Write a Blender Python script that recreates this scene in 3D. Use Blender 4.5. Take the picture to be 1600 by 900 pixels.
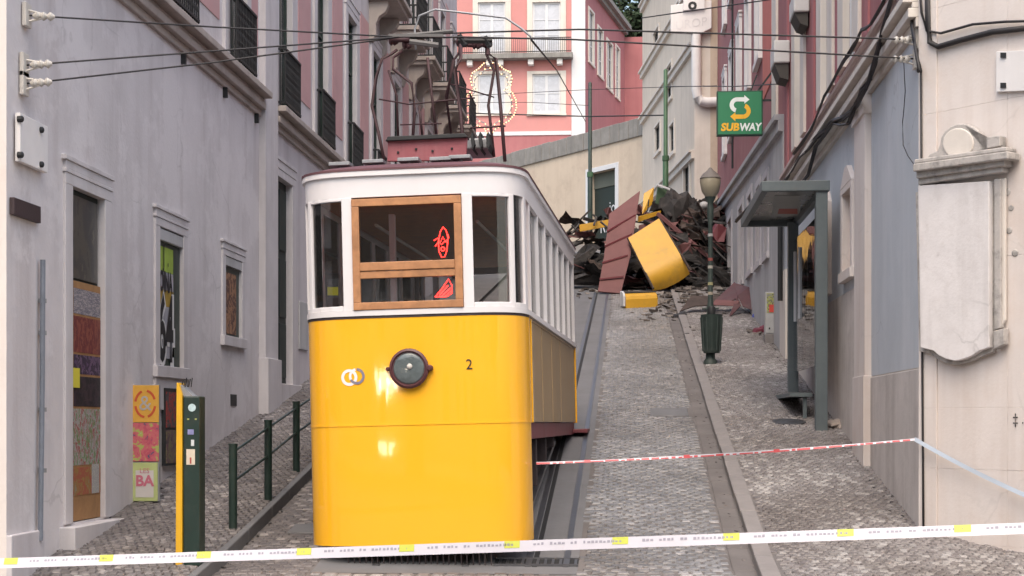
import bpy, bmesh, math, random
from mathutils import Vector, Matrix, noise
random.seed(7)
R = math.radians
for o in list(bpy.data.objects): bpy.data.objects.remove(o)
S = bpy.context.scene
C = S.collection
# ------------------------------------------------------------------ camera
EYE = 1.6; F = 2400.0; HZ = 660.0; YAW = math.atan(182/2400)
cam = bpy.data.cameras.new('camera'); cam.lens = 54; cam.sensor_width = 36
cam.shift_y = (HZ-450)/1600; cam.clip_end = 1000; cam.clip_start = .1
co = bpy.data.objects.new('camera', cam); C.objects.link(co)
co.location = (0, 0, EYE); co.rotation_euler = (R(90), 0, YAW)
S.camera = co
# ------------------------------------------------------------------ sky, sun, exposure
SUN_EL, SUN_AZ = 58, 180          # azimuth clockwise from +Y: behind the camera
w = bpy.data.worlds.new('World'); S.world = w; w.use_nodes = True
nt = w.node_tree
sky = nt.nodes.new('ShaderNodeTexSky'); sky.sky_type = 'NISHITA'; sky.sun_disc = False
sky.sun_elevation = R(SUN_EL); sky.sun_rotation = R(SUN_AZ); sky.dust_density = 5; sky.air_density = 1.6; sky.ozone_density = .6
bg = nt.nodes['Background']; bg.inputs['Strength'].default_value = .15
nt.links.new(sky.outputs[0], bg.inputs[0])
sl = bpy.data.lights.new('sun', 'SUN'); sl.energy = .5; sl.angle = R(60); sl.color = (1, .93, .84)
so = bpy.data.objects.new('sun', sl); C.objects.link(so)
sd = Vector((math.sin(R(SUN_AZ))*math.cos(R(SUN_EL)), math.cos(R(SUN_AZ))*math.cos(R(SUN_EL)), math.sin(R(SUN_EL))))
so.rotation_euler = sd.to_track_quat('Z', 'Y').to_euler()
S.view_settings.view_transform = 'Standard'; S.view_settings.look = 'None'
S.view_settings.gamma = 1; S.view_settings.use_curve_mapping = False
S.view_settings.exposure = 1.06
# ------------------------------------------------------------------ geometry helpers
RT = Vector((math.cos(YAW), math.sin(YAW), 0)); FW = Vector((-math.sin(YAW), math.cos(YAW), 0)); UP = Vector((0, 0, 1))
E0 = Vector((0, 0, EYE))
def ray(x, y): return FW + RT*((x-800)/F) + UP*((HZ-y)/F)
def at(x, y, Y):
    d = ray(x, y); return E0 + d*(Y/d.y)
def lerp(a, b, t): return a+(b-a)*t
def smooth(a, b, x):
    t = min(1, max(0, (x-a)/(b-a))); return t*t*(3-2*t)
SL = .173
def zs(Y):                                   # height of the street
    q = (Y-14.32)/.5
    return SL*.5*(q if q > 30 else math.log(1+math.exp(q)))
XL, XR = -5.6, 3.1                            # the two street walls
def zleft(X, Y): return zs(Y) + smooth(13.0, 14.6, Y)*(.13 + .07*max(0, (-4.12-X)))
def zright(X, Y): return zs(Y) + smooth(12.5, 14.2, Y)*.07
ORIG = {}
class MB:
    def __init__(s): s.v = []; s.f = []; s.at = []
    def quad(s, *p):
        n = len(s.v); s.v += [Vector(q) for q in p]; s.f.append(tuple(range(n, n+len(p))))
    def hexa(s, p):
        n = len(s.v); s.v += [Vector(q) for q in p]
        for f in ((0,3,2,1),(4,5,6,7),(0,1,5,4),(1,2,6,5),(2,3,7,6),(3,0,4,7)): s.f.append(tuple(n+i for i in f))
        return s
    def box(s, a, b):
        (x0,y0,z0),(x1,y1,z1) = a, b
        return s.hexa([(x0,y0,z0),(x1,y0,z0),(x1,y1,z0),(x0,y1,z0),(x0,y0,z1),(x1,y0,z1),(x1,y1,z1),(x0,y1,z1)])
    def obox(s, c, ex, ey, ez):
        c, ex, ey, ez = map(Vector, (c, ex, ey, ez))
        return s.hexa([c-ex-ey-ez, c+ex-ey-ez, c+ex+ey-ez, c-ex+ey-ez, c-ex-ey+ez, c+ex-ey+ez, c+ex+ey+ez, c-ex+ey+ez])
    def bar(s, a, b, w, h=None, up=(0,0,1)):
        a, b = Vector(a), Vector(b); d = (b-a)
        L = d.length; d = d/L; u = Vector(up)
        if abs(d.dot(u)) > .97: u = Vector((0,1,0)) if abs(d.y) < .9 else Vector((1,0,0))
        r = d.cross(u).normalized(); u = r.cross(d).normalized()
        return s.obox((a+b)/2, d*L/2, r*w/2, u*(h or w)/2)
    def tube(s, pts, r, n=6, closed=False):
        pts = [Vector(p) for p in pts]; m = len(pts); rings = []
        for i, p in enumerate(pts):
            if closed: d = pts[(i+1) % m]-pts[i-1]
            else: d = pts[min(i+1, m-1)]-pts[max(i-1, 0)]
            if d.length < 1e-9: d = Vector((0,0,1))
            d.normalize(); u = Vector((0,0,1)) if abs(d.z) < .9 else Vector((0,1,0))
            a = d.cross(u).normalized(); b = d.cross(a)
            rr = r[i] if isinstance(r, (list, tuple)) else r
            k = len(s.v); rings.append(k)
            s.v += [p + a*rr*math.cos(2*math.pi*j/n) + b*rr*math.sin(2*math.pi*j/n) for j in range(n)]
        for i in range(m if closed else m-1):
            k, l = rings[i], rings[(i+1) % m]
            for j in range(n): s.f.append((k+j, k+(j+1) % n, l+(j+1) % n, l+j))
        if not closed:
            s.f.append(tuple(rings[0]+j for j in range(n))[::-1]); s.f.append(tuple(rings[-1]+j for j in range(n)))
        return s
    def lathe(s, c, prof, n=16, axis=None):   # prof: (radius, height) along axis
        c = Vector(c); ax = Vector(axis or (0,0,1)).normalized()
        a = ax.orthogonal().normalized(); b = ax.cross(a)
        st = len(s.v)
        for r, h in prof:
            for j in range(n):
                t = 2*math.pi*j/n; s.v.append(c + ax*h + (a*math.cos(t)+b*math.sin(t))*r)
        for i in range(len(prof)-1):
            for j in range(n):
                s.f.append((st+i*n+j, st+i*n+(j+1) % n, st+(i+1)*n+(j+1) % n, st+(i+1)*n+j))
        s.f.append(tuple(st+j for j in range(n))[::-1]); k = st+(len(prof)-1)*n
        s.f.append(tuple(k+j for j in range(n)))
        return s
    def prism(s, front, back):
        n = len(s.v); m = len(front); s.v += [Vector(p) for p in front]+[Vector(p) for p in back]
        s.f.append(tuple(range(n, n+m))); s.f.append(tuple(range(n+m, n+2*m))[::-1])
        for i in range(m):
            j = (i+1) % m; s.f.append((n+j, n+i, n+m+i, n+m+j))
        return s
    def build(s, name, mat, parent=None, sm=False, bevel=0, local=False, fix=True, loc=None):
        me = bpy.data.meshes.new(name)
        o0 = Vector((0,0,0))
        if parent is not None and parent.name in ORIG: o0 = ORIG[parent.name]
        elif loc is not None: o0 = Vector(loc)
        me.from_pydata([v-o0 for v in s.v], [], s.f)
        if fix:
            bm = bmesh.new(); bm.from_mesh(me); bmesh.ops.recalc_face_normals(bm, faces=bm.faces); bm.to_mesh(me); bm.free()
        if s.at:
            a = me.attributes.new('rnd', 'FLOAT', 'FACE'); a.data.foreach_set('value', s.at)
        o = bpy.data.objects.new(name, me); C.objects.link(o)
        me.materials.append(mat)
        if sm:
            for p in me.polygons: p.use_smooth = True
            if sm == 'auto':
                md = o.modifiers.new('edges', 'EDGE_SPLIT'); md.split_angle = R(38)
        if bevel:
            b = o.modifiers.new('bevel', 'BEVEL'); b.width = bevel; b.segments = 2; b.limit_method = 'ANGLE'
        if parent is not None: o.parent = parent
        elif loc is not None: o.location = loc
        ORIG[o.name] = o0
        return o
def tag(o, label, cat, group=None):
    o['label'] = label; o['category'] = cat
    if group: o['group'] = group
    return o
def struct(o): o['kind'] = 'structure'; return o
def stuff(o): o['kind'] = 'stuff'; return o
def thing(name, label, cat, loc=(0,0,0), group=None):
    o = bpy.data.objects.new(name, None); C.objects.link(o); o.location = loc; o.empty_display_size = .2
    ORIG[o.name] = Vector(loc); return tag(o, label, cat, group)
def text_mesh(name, body, size, mat, parent, origin, ex, ez, off=0, align='CENTER', sx=1.0, shear=0, bold=0):
    """flat lettering standing at origin, reading along ex, upright along ez"""
    cu = bpy.data.curves.new(name, 'FONT'); cu.body = body; cu.size = size; cu.align_x = align; cu.align_y = 'CENTER'
    cu.shear = shear; cu.offset = bold; cu.resolution_u = 3
    t = bpy.data.objects.new(name, cu); C.objects.link(t)
    dg = bpy.context.evaluated_depsgraph_get(); dg.update()
    me = bpy.data.meshes.new_from_object(t.evaluated_get(dg)); bpy.data.objects.remove(t); bpy.data.curves.remove(cu)
    ex, ez = Vector(ex).normalized(), Vector(ez).normalized(); n = ex.cross(ez); o0 = ORIG.get(parent.name, Vector((0,0,0)))
    for v in me.vertices: v.co = Vector(origin) + ex*v.co.x*sx + ez*v.co.y + n*off - o0
    me.name = name; me.materials.clear(); me.materials.append(mat)
    o = bpy.data.objects.new(name, me); C.objects.link(o); o.parent = parent; ORIG[o.name] = o0
    return o
class Wall:
    """a vertical plane: s runs along e, n points out of the wall"""
    def __init__(s, O, e, n): s.O = Vector((O[0], O[1], 0)); s.e = Vector((e[0], e[1], 0)).normalized(); s.n = Vector((n[0], n[1], 0)).normalized()
    def P(s, a, z, h=0): return s.O + s.e*a + s.n*h + UP*z
    def px(s, x, y, h=0):
        d = ray(x, y); q = s.O + s.n*h - E0; t = q.dot(s.n)/d.dot(s.n); p = E0 + d*t
        return ((p-s.O).dot(s.e), p.z)
    def pt(s, x, y, h=0): a, z = s.px(x, y, h); return s.P(a, z, h)
    def box(s, mb, a0, a1, z0, z1, h0, h1):
        return mb.hexa([s.P(a0,z0,h0), s.P(a1,z0,h0), s.P(a1,z0,h1), s.P(a0,z0,h1), s.P(a0,z1,h0), s.P(a1,z1,h0), s.P(a1,z1,h1), s.P(a0,z1,h1)])
    def poly(s, mb, pts, h0, h1, hp=0):
        q = [s.px(x, y, hp) for x, y in pts]
        return mb.prism([s.P(a, z, h1) for a, z in q], [s.P(a, z, h0) for a, z in q])
    def sheet(s, mb, a0, a1, z0, z1, holes=(), depth=.14, h=0):
        As = sorted({a0, a1, *[x for q in holes for x in q[:2] if a0 < x < a1]})
        Zs = sorted({z0, z1, *[x for q in holes for x in q[2:4] if z0 < x < z1]})
        for i in range(len(As)-1):
            for j in range(len(Zs)-1):
                ca, cz = (As[i]+As[i+1])/2, (Zs[j]+Zs[j+1])/2
                if any(q[0] < ca < q[1] and q[2] < cz < q[3] for q in holes): continue
                mb.quad(s.P(As[i],Zs[j],h), s.P(As[i+1],Zs[j],h), s.P(As[i+1],Zs[j+1],h), s.P(As[i],Zs[j+1],h))
        for q in holes:
            b0, b1, y0, y1 = q[:4]
            for (p, r) in (((b0,y0),(b1,y0)), ((b1,y0),(b1,y1)), ((b1,y1),(b0,y1)), ((b0,y1),(b0,y0))):
                mb.quad(s.P(*p,h), s.P(*r,h), s.P(*r,h-depth), s.P(*p,h-depth))
# ------------------------------------------------------------------ materials
def new_mat(name):
    m = bpy.data.materials.new(name); m.use_nodes = True; return m, m.node_tree, m.node_tree.nodes['Principled BSDF']
def N(t, k, **kw):
    n = t.nodes.new(k)
    for a, b in kw.items():
        if a in n.inputs: n.inputs[a].default_value = b
        else: setattr(n, a, b)
    return n
def mixc(t, fac, a, b, mode='MIX'):
    n = t.nodes.new('ShaderNodeMix'); n.data_type = 'RGBA'; n.blend_type = mode
    for sock, val in ((n.inputs[0], fac), (n.inputs[6], a), (n.inputs[7], b)):
        if hasattr(val, 'is_output'): t.links.new(val, sock)
        elif isinstance(val, (int, float)): sock.default_value = val
        else: sock.default_value = (*val[:3], 1)
    return n.outputs[2]
def ramp(t, fac, stops):
    n = t.nodes.new('ShaderNodeValToRGB'); e = n.color_ramp.elements
    while len(e) < len(stops): e.new(.5)
    for el, (p, c) in zip(e, stops):
        el.position = p; el.color = (*c, 1) if len(c) == 3 else c
    t.links.new(fac, n.inputs[0]); return n.outputs[0]
def M(name, col, rough=.8, var=.12, scale=1.5, bump=.15, bscale=45, metal=0, stain=None, stamt=.35, stscale=(3,3,.25), grime=None, gramt=.4, gscale=2.2, gs=.72, coat=0, spec=.5, crack=0):
    m, t, b = new_mat(name)
    tc = N(t, 'ShaderNodeTexCoord')
    n1 = N(t, 'ShaderNodeTexNoise', Scale=scale, Detail=6.0, Roughness=.65); t.links.new(tc.outputs['Object'], n1.inputs['Vector'])
    n1.inputs['Distortion'].default_value = .3
    lo = tuple(max(0, c*(1-var)) for c in col); hi = tuple(min(1, c*(1+var)) for c in col)
    c = ramp(t, n1.outputs[0], [(.3, lo), (.7, hi)])
    if stain:
        mp = N(t, 'ShaderNodeMapping'); mp.inputs['Scale'].default_value = stscale; t.links.new(tc.outputs['Object'], mp.inputs['Vector'])
        n2 = N(t, 'ShaderNodeTexNoise', Scale=1.0, Detail=7.0, Roughness=.6); t.links.new(mp.outputs[0], n2.inputs['Vector'])
        f = ramp(t, n2.outputs[0], [(.48, (0,0,0)), (.78, (stamt,)*3)])
        c = mixc(t, f, c, stain)
    if grime:
        n3 = N(t, 'ShaderNodeTexNoise', Scale=gscale, Detail=9.0, Roughness=.7); t.links.new(tc.outputs['Object'], n3.inputs['Vector'])
        f = ramp(t, n3.outputs[0], [(.5, (0,0,0)), (gs, (gramt,)*3)])
        c = mixc(t, f, c, grime)
    if crack:                                   # hairline cracks and small chips in old render
        nd = N(t, 'ShaderNodeTexNoise', Scale=2.5, Detail=4.0); t.links.new(tc.outputs['Object'], nd.inputs['Vector'])
        ad = N(t, 'ShaderNodeMixRGB', blend_type='ADD'); ad.inputs[0].default_value = .35; t.links.new(tc.outputs['Object'], ad.inputs[1]); t.links.new(nd.outputs[1], ad.inputs[2])
        vo = N(t, 'ShaderNodeTexVoronoi', feature='DISTANCE_TO_EDGE', Scale=.75); t.links.new(ad.outputs[0], vo.inputs['Vector'])
        nm = N(t, 'ShaderNodeTexNoise', Scale=.6, Detail=3.0); t.links.new(tc.outputs['Object'], nm.inputs['Vector'])
        f = mixc(t, 1.0, ramp(t, vo.outputs[0], [(0, (crack,)*3), (.011, (0,0,0))]), ramp(t, nm.outputs[0], [(.46, (0,0,0)), (.56, (1,1,1))]), 'MULTIPLY')
        c = mixc(t, f, c, tuple(x*.4 for x in col))
        n5 = N(t, 'ShaderNodeTexNoise', Scale=7.0, Detail=5.0, Roughness=.75); t.links.new(tc.outputs['Object'], n5.inputs['Vector'])
        c = mixc(t, ramp(t, n5.outputs[0], [(.66, (0,0,0)), (.70, (crack*.7,)*3)]), c, tuple(x*.5 for x in col))
    t.links.new(c, b.inputs['Base Color'])
    b.inputs['Roughness'].default_value = rough; b.inputs['Metallic'].default_value = metal
    b.inputs['Coat Weight'].default_value = coat; b.inputs['Coat Roughness'].default_value = .03
    b.inputs['Specular IOR Level'].default_value = spec
    if rough < .75:
        rr = N(t, 'ShaderNodeMapRange'); rr.inputs[3].default_value = max(.03, rough-.08); rr.inputs[4].default_value = rough+.12
        t.links.new(n1.outputs[0], rr.inputs[0]); t.links.new(rr.outputs[0], b.inputs['Roughness'])
    if bump:
        nb = N(t, 'ShaderNodeTexNoise', Scale=bscale, Detail=4.0); t.links.new(tc.outputs['Object'], nb.inputs['Vector'])
        bp = N(t, 'ShaderNodeBump', Strength=bump, Distance=.01); t.links.new(nb.outputs[0], bp.inputs['Height']); t.links.new(bp.outputs[0], b.inputs['Normal'])
    return m
def stone_mat(name, stops, rough=.55, bump=.4):
    """colour from the per-stone attribute"""
    m, t, b = new_mat(name)
    a = N(t, 'ShaderNodeAttribute', attribute_name='rnd')
    g = N(t, 'ShaderNodeNewGeometry')
    n = N(t, 'ShaderNodeTexNoise', Scale=.55, Detail=5.0); t.links.new(g.outputs['Position'], n.inputs['Vector'])
    c = ramp(t, a.outputs['Fac'], stops)
    d = ramp(t, n.outputs[0], [(.35, (.62,.58,.55)), (.65, (1.05,1.05,1.06))])
    c = mixc(t, 1.0, c, d, 'MULTIPLY')
    n2 = N(t, 'ShaderNodeTexNoise', Scale=30.0, Detail=4.0); t.links.new(g.outputs['Position'], n2.inputs['Vector'])
    c = mixc(t, .5, c, mixc(t, 1.0, c, ramp(t, n2.outputs[0], [(.3, (.55,.55,.55)), (.7, (1.2,1.2,1.2))]), 'MULTIPLY'))
    t.links.new(c, b.inputs['Base Color'])
    b.inputs['Roughness'].default_value = rough
    bp = N(t, 'ShaderNodeBump', Strength=bump, Distance=.01); t.links.new(n2.outputs[0], bp.inputs['Height']); t.links.new(bp.outputs[0], b.inputs['Normal'])
    return m
def emit(name, col, s):
    m, t, b = new_mat(name); b.inputs['Base Color'].default_value = (*col, 1)
    b.inputs['Emission Color'].default_value = (*col, 1); b.inputs['Emission Strength'].default_value = s; return m
def glass_mat(name, tint=(.93,.94,.94), ior=1.5, dirt=.015):
    m, t, b = new_mat(name); t.nodes.remove(b); out = t.nodes['Material Output']
    tr = N(t, 'ShaderNodeBsdfTransparent'); tr.inputs[0].default_value = (*tint, 1)
    gl = N(t, 'ShaderNodeBsdfGlossy', Roughness=.02); fr = N(t, 'ShaderNodeFresnel', IOR=ior)
    tc = N(t, 'ShaderNodeTexCoord'); n = N(t, 'ShaderNodeTexNoise', Scale=1.3, Detail=2.0); t.links.new(tc.outputs['Object'], n.inputs['Vector'])
    bp = N(t, 'ShaderNodeBump', Strength=.08, Distance=.03); t.links.new(n.outputs[0], bp.inputs['Height']); t.links.new(bp.outputs[0], gl.inputs['Normal'])
    mx = N(t, 'ShaderNodeMixShader'); t.links.new(fr.outputs[0], mx.inputs[0]); t.links.new(tr.outputs[0], mx.inputs[1]); t.links.new(gl.outputs[0], mx.inputs[2])
    df = N(t, 'ShaderNodeBsdfDiffuse'); df.inputs[0].default_value = (.5,.5,.5,1)
    m2 = N(t, 'ShaderNodeMixShader'); m2.inputs[0].default_value = dirt; t.links.new(mx.outputs[0], m2.inputs[1]); t.links.new(df.outputs[0], m2.inputs[2])
    t.links.new(m2.outputs[0], out.inputs[0]); return m
def poster_mat(name, cols, scale=6, rough=.6, stretch=(1,1,1)):
    """flat print: patches of ink colours"""
    m, t, b = new_mat(name); tc = N(t, 'ShaderNodeTexCoord')
    mp = N(t, 'ShaderNodeMapping'); mp.inputs['Scale'].default_value = stretch; t.links.new(tc.outputs['Object'], mp.inputs['Vector'])
    n = N(t, 'ShaderNodeTexNoise', Scale=scale*1.8, Detail=7.0, Roughness=.62, Distortion=.5); t.links.new(mp.outputs[0], n.inputs['Vector'])
    k = len(cols); n0 = ramp(t, n.outputs[0], [(.28+.44*i/k, c) for i, c in enumerate(cols)])
    t.nodes[-1].color_ramp.interpolation = 'CONSTANT'
    t.links.new(n0, b.inputs['Base Color']); b.inputs['Roughness'].default_value = rough; return m
m_lilac = M('plaster_lilac', (.60,.57,.585), .9, .09, .8, .3, 22, stain=(.40,.355,.36), stamt=.6, grime=(.67,.64,.655), gramt=.7, gscale=.9, gs=.56, crack=.28)
m_lilac2 = M('plaster_lilac_worn', (.54,.51,.53), .9, .08, 1.2, .25, 30, stain=(.28,.24,.25), stamt=.5)
m_stonepale = M('limestone_pale', (.56,.535,.55), .8, .08, 2, .2, 30, stain=(.28,.25,.24), stamt=.4)
m_cornice = M('cornice_stone', (.40,.35,.32), .85, .1, 2.5, .3, 30, stain=(.2,.17,.15), stamt=.5)
m_pinkL = M('render_pink_faded', (.52,.31,.31), .9, .07, 1.5, .2, 30, stain=(.45,.33,.33), stamt=.4)
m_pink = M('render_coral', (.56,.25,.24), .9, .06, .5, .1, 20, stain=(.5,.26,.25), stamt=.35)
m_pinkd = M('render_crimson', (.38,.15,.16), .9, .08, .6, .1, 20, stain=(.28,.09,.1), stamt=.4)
m_red = M('render_brick_red', (.30,.115,.12), .9, .1, 1, .2, 20, stain=(.36,.2,.2), stamt=.4)
m_coral = M('render_orange_coral', (.55,.17,.14), .9, .08, 1, .2, 20)
m_cream = M('stone_cream', (.66,.61,.56), .8, .07, 1.5, .2, 25, stain=(.40,.33,.28), stamt=.4)
m_pale = M('render_pale_buff', (.64,.56,.48), .9, .07, 1, .2, 20, stain=(.42,.35,.30), stamt=.4)
m_beige = M('render_beige_wall', (.55,.46,.37), .9, .06, .5, .2, 15, stain=(.40,.31,.24), stamt=.35, grime=(.33,.25,.2), gramt=.4, gscale=1.2)
m_parapet = M('parapet_concrete', (.24,.23,.22), .9, .2, 1.5, .4, 12, stain=(.13,.125,.12), stamt=.7, stscale=(6,6,.6))
m_warm = M('stone_warm_facade', (.69,.63,.60), .8, .05, 1.2, .2, 30, stain=(.50,.40,.34), stamt=.45, grime=(.58,.46,.39), gramt=.4, gscale=.9, crack=.15)
m_warmdirt = M('stone_plinth_dirty', (.57,.52,.49), .85, .1, 1.5, .3, 25, stain=(.28,.24,.22), stamt=.55, grime=(.3,.26,.24), gramt=.4)
m_bluegrey = M('render_blue_grey', (.50,.53,.57), .85, .07, .9, .2, 25, stain=(.62,.63,.66), stamt=.7, stscale=(1.6,1.6,.3), crack=.35)
m_greywall = M('render_grey', (.42,.42,.43), .9, .1, 1, .25, 25, stain=(.22,.21,.21), stamt=.5)
m_plaque = M('marble_white', (.74,.72,.72), .6, .04, 3, .05, 30, stain=(.55,.52,.5), stamt=.3)
m_weather = M('stone_weathered', (.46,.43,.41), .9, .12, 4, .4, 30, stain=(.12,.11,.10), stamt=.8, stscale=(5,5,1.2), grime=(.08,.08,.075), gramt=.8, gscale=4)
m_dark = M('interior_dark', (.012,.012,.013), .9, .2, 1, 0)
m_darkwin = M('window_dark', (.02,.022,.025), .25, .3, 1.5, 0)
m_whitepaint = M('paint_white_joinery', (.62,.63,.66), .5, .04, 3, .05)
m_ironblk = M('iron_black', (.016,.017,.019), .55, .2, 8, .1)
m_greenblk = M('paint_black_green', (.014,.032,.026), .42, .2, 4, .08, grime=(.05,.05,.045), gramt=.4, gscale=6)
m_doorgreen = M('door_dark_green', (.012,.022,.02), .6, .2, 3, .1)
m_polegreen = M('pole_green', (.05,.12,.06), .5, .15, 4, .08)
m_lampgreen = M('lamp_green', (.03,.047,.042), .55, .2, 5, .1, grime=(.12,.12,.11), gramt=.3)
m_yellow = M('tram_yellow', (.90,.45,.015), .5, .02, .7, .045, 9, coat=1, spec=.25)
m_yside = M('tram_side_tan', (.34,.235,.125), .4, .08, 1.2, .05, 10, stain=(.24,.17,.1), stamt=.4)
m_white = M('tram_white', (.72,.70,.72), .38, .03, 2, .03, 12, stain=(.62,.58,.56), stamt=.25)
m_wood = M('wood_varnished', (.42,.20,.09), .5, .25, 5, .15, 30, stain=(.22,.09,.04), stamt=.5, stscale=(14,14,14))
m_maroon = M('paint_maroon', (.18,.045,.055), .5, .15, 3, .1, stain=(.10,.03,.035), stamt=.5)
m_roofrim = M('tram_roof_maroon', (.12,.05,.06), .6, .15, 3, .1)
m_under = M('underframe_brown', (.035,.024,.026), .7, .3, 4, .2, grime=(.09,.075,.07), gramt=.5)
m_steel = M('steel_worn', (.16,.16,.17), .4, .2, 6, .1, metal=.8)
m_galv = M('steel_galvanised', (.30,.31,.33), .5, .12, 6, .1, metal=.5)
m_wire = M('wire_black', (.02,.018,.02), .6, .1, 2, 0)
m_pantored = M('collector_iron', (.05,.02,.024), .6, .25, 8, .1)
m_porcelain = M('porcelain_cream', (.55,.52,.48), .4, .1, 6, .05)
m_glass = glass_mat('glass_clear')
m_glassd = glass_mat('glass_dusty', (.35,.37,.38), 1.5, .1)
m_shelter = M('shelter_grey_paint', (.11,.135,.145), .45, .1, 3, .05, grime=(.16,.17,.17), gramt=.3)
m_cabinet = M('cabinet_grey', (.42,.42,.42), .55, .08, 3, .08, grime=(.25,.22,.2), gramt=.4)
m_plastic = M('plastic_grey', (.45,.46,.47), .5, .06, 3, .02)
m_acw = M('ac_unit_white', (.55,.55,.55), .55, .06, 3, .02, stain=(.35,.32,.3), stamt=.4)
# ------------------------------------------------------------------ ground and street
m_terrain = M('ground_earth_paving', (.17,.155,.145), .9, .15, .8, .3, 20, grime=(.1,.09,.085), gramt=.5)
m_road = M('road_grout', (.135,.122,.118), .85, .18, 1.6, .4, 25, grime=(.085,.075,.07), gramt=.6, gscale=1.1)
m_bed = M('track_bed_concrete', (.145,.145,.153), .75, .12, 1.0, .3, 18, stain=(.10,.098,.10), stamt=.6, stscale=(2.5,.25,2.5), grime=(.105,.1,.1), gramt=.5, gscale=1.4)
m_setts = stone_mat('basalt_setts', [(.0,(.16,.16,.168)), (.5,(.19,.19,.198)), (.85,(.225,.223,.23)), (1,(.30,.295,.305))], .42)
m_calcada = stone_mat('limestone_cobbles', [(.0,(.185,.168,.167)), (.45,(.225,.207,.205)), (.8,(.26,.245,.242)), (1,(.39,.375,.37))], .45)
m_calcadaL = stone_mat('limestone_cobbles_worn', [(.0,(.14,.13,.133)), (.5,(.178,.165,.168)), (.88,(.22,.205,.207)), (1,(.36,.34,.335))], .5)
m_kerb = M('kerb_limestone', (.215,.197,.192), .75, .15, 3, .3, 25, stain=(.17,.15,.14), stamt=.5, stscale=(3,3,3))
def sheet_xy(name, xs, ys, zf, mat):
    mb = MB(); nx = len(xs)
    for Y in ys:
        for X in xs: mb.v.append(Vector((X, Y, zf(X, Y))))
    for j in range(len(ys)-1):
        for i in range(nx-1):
            k = j*nx+i; mb.f.append((k, k+1, k+nx+1, k+nx))
    return struct(mb.build(name, mat, sm=True, fix=False))
def rng(a, b, st): n = max(1, int(round((b-a)/st))); return [a+(b-a)*i/n for i in range(n+1)]
YS = rng(-90, 8, 14)[:-1] + rng(8, 20, .4)[:-1] + rng(20, 140, 4)
sheet_xy('ground', rng(-140, 140, 20), YS, lambda X, Y: zs(Y)-.012, m_terrain)
road = sheet_xy('road', rng(-4.12, 1.27, .9), rng(9, 20, .3)[:-1]+rng(20, 66, 2), lambda X, Y: zs(Y)-.006, m_road)
bed = sheet_xy('track_bed', [-3.12, -1.9, -.5], rng(14.9, 20, .3)[:-1]+rng(20, 66, 2), lambda X, Y: zs(Y), m_bed)
pavL = sheet_xy('pavement_left', [XL-.3, -5, -4.6, -4.12], rng(9, 20, .3)[:-1]+rng(20, 60, 2), lambda X, Y: zleft(X, Y)-.006, m_road)
pavR = sheet_xy('pavement_right', [1.27, 2.2, 3.2, 4.2, 6.5], rng(9, 20, .3)[:-1]+rng(20, 60, 2), lambda X, Y: zright(X, Y)-.006, m_road)
def frust(mb, c, ex, ey, nrm, hx, hy, h, rnd):
    n = len(mb.v); k = .80
    lo = [c-ex*hx-ey*hy, c+ex*hx-ey*hy, c+ex*hx+ey*hy, c-ex*hx+ey*hy]
    jit = [1+random.uniform(-.16, .10) for _ in range(4)]
    hi = [c+nrm*h+(p-c)*k*j for p, j in zip(lo, jit)]
    mb.v += lo+hi
    for f in ((4,5,6,7),(0,1,5,4),(1,2,6,5),(2,3,7,6),(3,0,4,7)): mb.f.append(tuple(n+i for i in f)); mb.at.append(rnd)
def inframe(X, Y, Z):
    p = Vector((X, Y, Z))-E0; d = p.dot(FW)
    if d < 1: return False
    x = 800+F*p.dot(RT)/d; y = HZ-F*p.z/d
    return -5 < x < 1605 and y < 904
def lay(surface, name, mat, x0, x1, y0, y1, sx, sy, zf, wave, h=.014, skip=None, tilt=0):
    spots = []
    Y = y0; r = 0
    while Y < y1:
        X = x0 + (.5*sx if r % 2 else 0)
        while X < x1:
            yy = Y + wave*math.sin(X*3.1+.5*math.sin(Y*.4)) + random.uniform(-.12, .12)*sy
            xx = X + random.uniform(-.1, .1)*sx
            if x0 < xx < x1 and not (skip and skip(xx, yy)):
                patch = noise.noise(Vector((xx*.9, yy*.7, 3.1)))
                rn = min(1, max(0, random.random()**1.35 + .45*patch))
                spots.append((xx, yy, sx*random.uniform(.38, .47), sy*random.uniform(.37, .46), random.uniform(-.18, .18)+tilt, rn))
            X += sx
        Y += sy; r += 1
    vis = [i for i, q in enumerate(spots) if inframe(q[0], q[1], zf(q[0], q[1]))]
    vis.sort(key=lambda i: spots[i][1]); near = set(vis[:300])
    slope = math.atan(SL)
    # a few stones shared by the near ones
    var = []
    for k in range(14):
        mb = MB(); frust(mb, Vector((0,0,0)), Vector((1,0,0)), Vector((0,1,0)), Vector((0,0,1)), .43*sx*random.uniform(.9,1.08), .43*sy*random.uniform(.9,1.05), h, k/13)
        o = mb.build(name, mat, surface, fix=False); var.append((o, [False]))
    big = MB()
    for i, (x, y, hx, hy, a, rn) in enumerate(spots):
        z = zf(x, y)-.006
        dz = (zf(x, y+.2)-zf(x, y-.2))/.4
        if i in near:
            o, used = var[min(13, int(rn*13.99))]
            if used[0]: o = o.copy(); C.objects.link(o); o.parent = surface
            used[0] = True
            o.location = (x, y, z); o.rotation_euler = (math.atan(dz), 0, a); o.scale = (random.uniform(.9,1.08), random.uniform(.9,1.08), random.uniform(.7,1.3))
        else:
            ey = Vector((-math.sin(a), math.cos(a), dz)).normalized(); ex = Vector((math.cos(a), math.sin(a), dz*math.sin(a)))
            frust(big, Vector((x, y, z)), ex, ey, ex.cross(ey).normalized(), hx, hy, h*random.uniform(.7, 1.3), rn)
    for o, used in var:
        if not used[0]: bpy.data.objects.remove(o)
    if big.v: stuff(big.build(name+'_field', mat, surface, fix=False))
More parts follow.
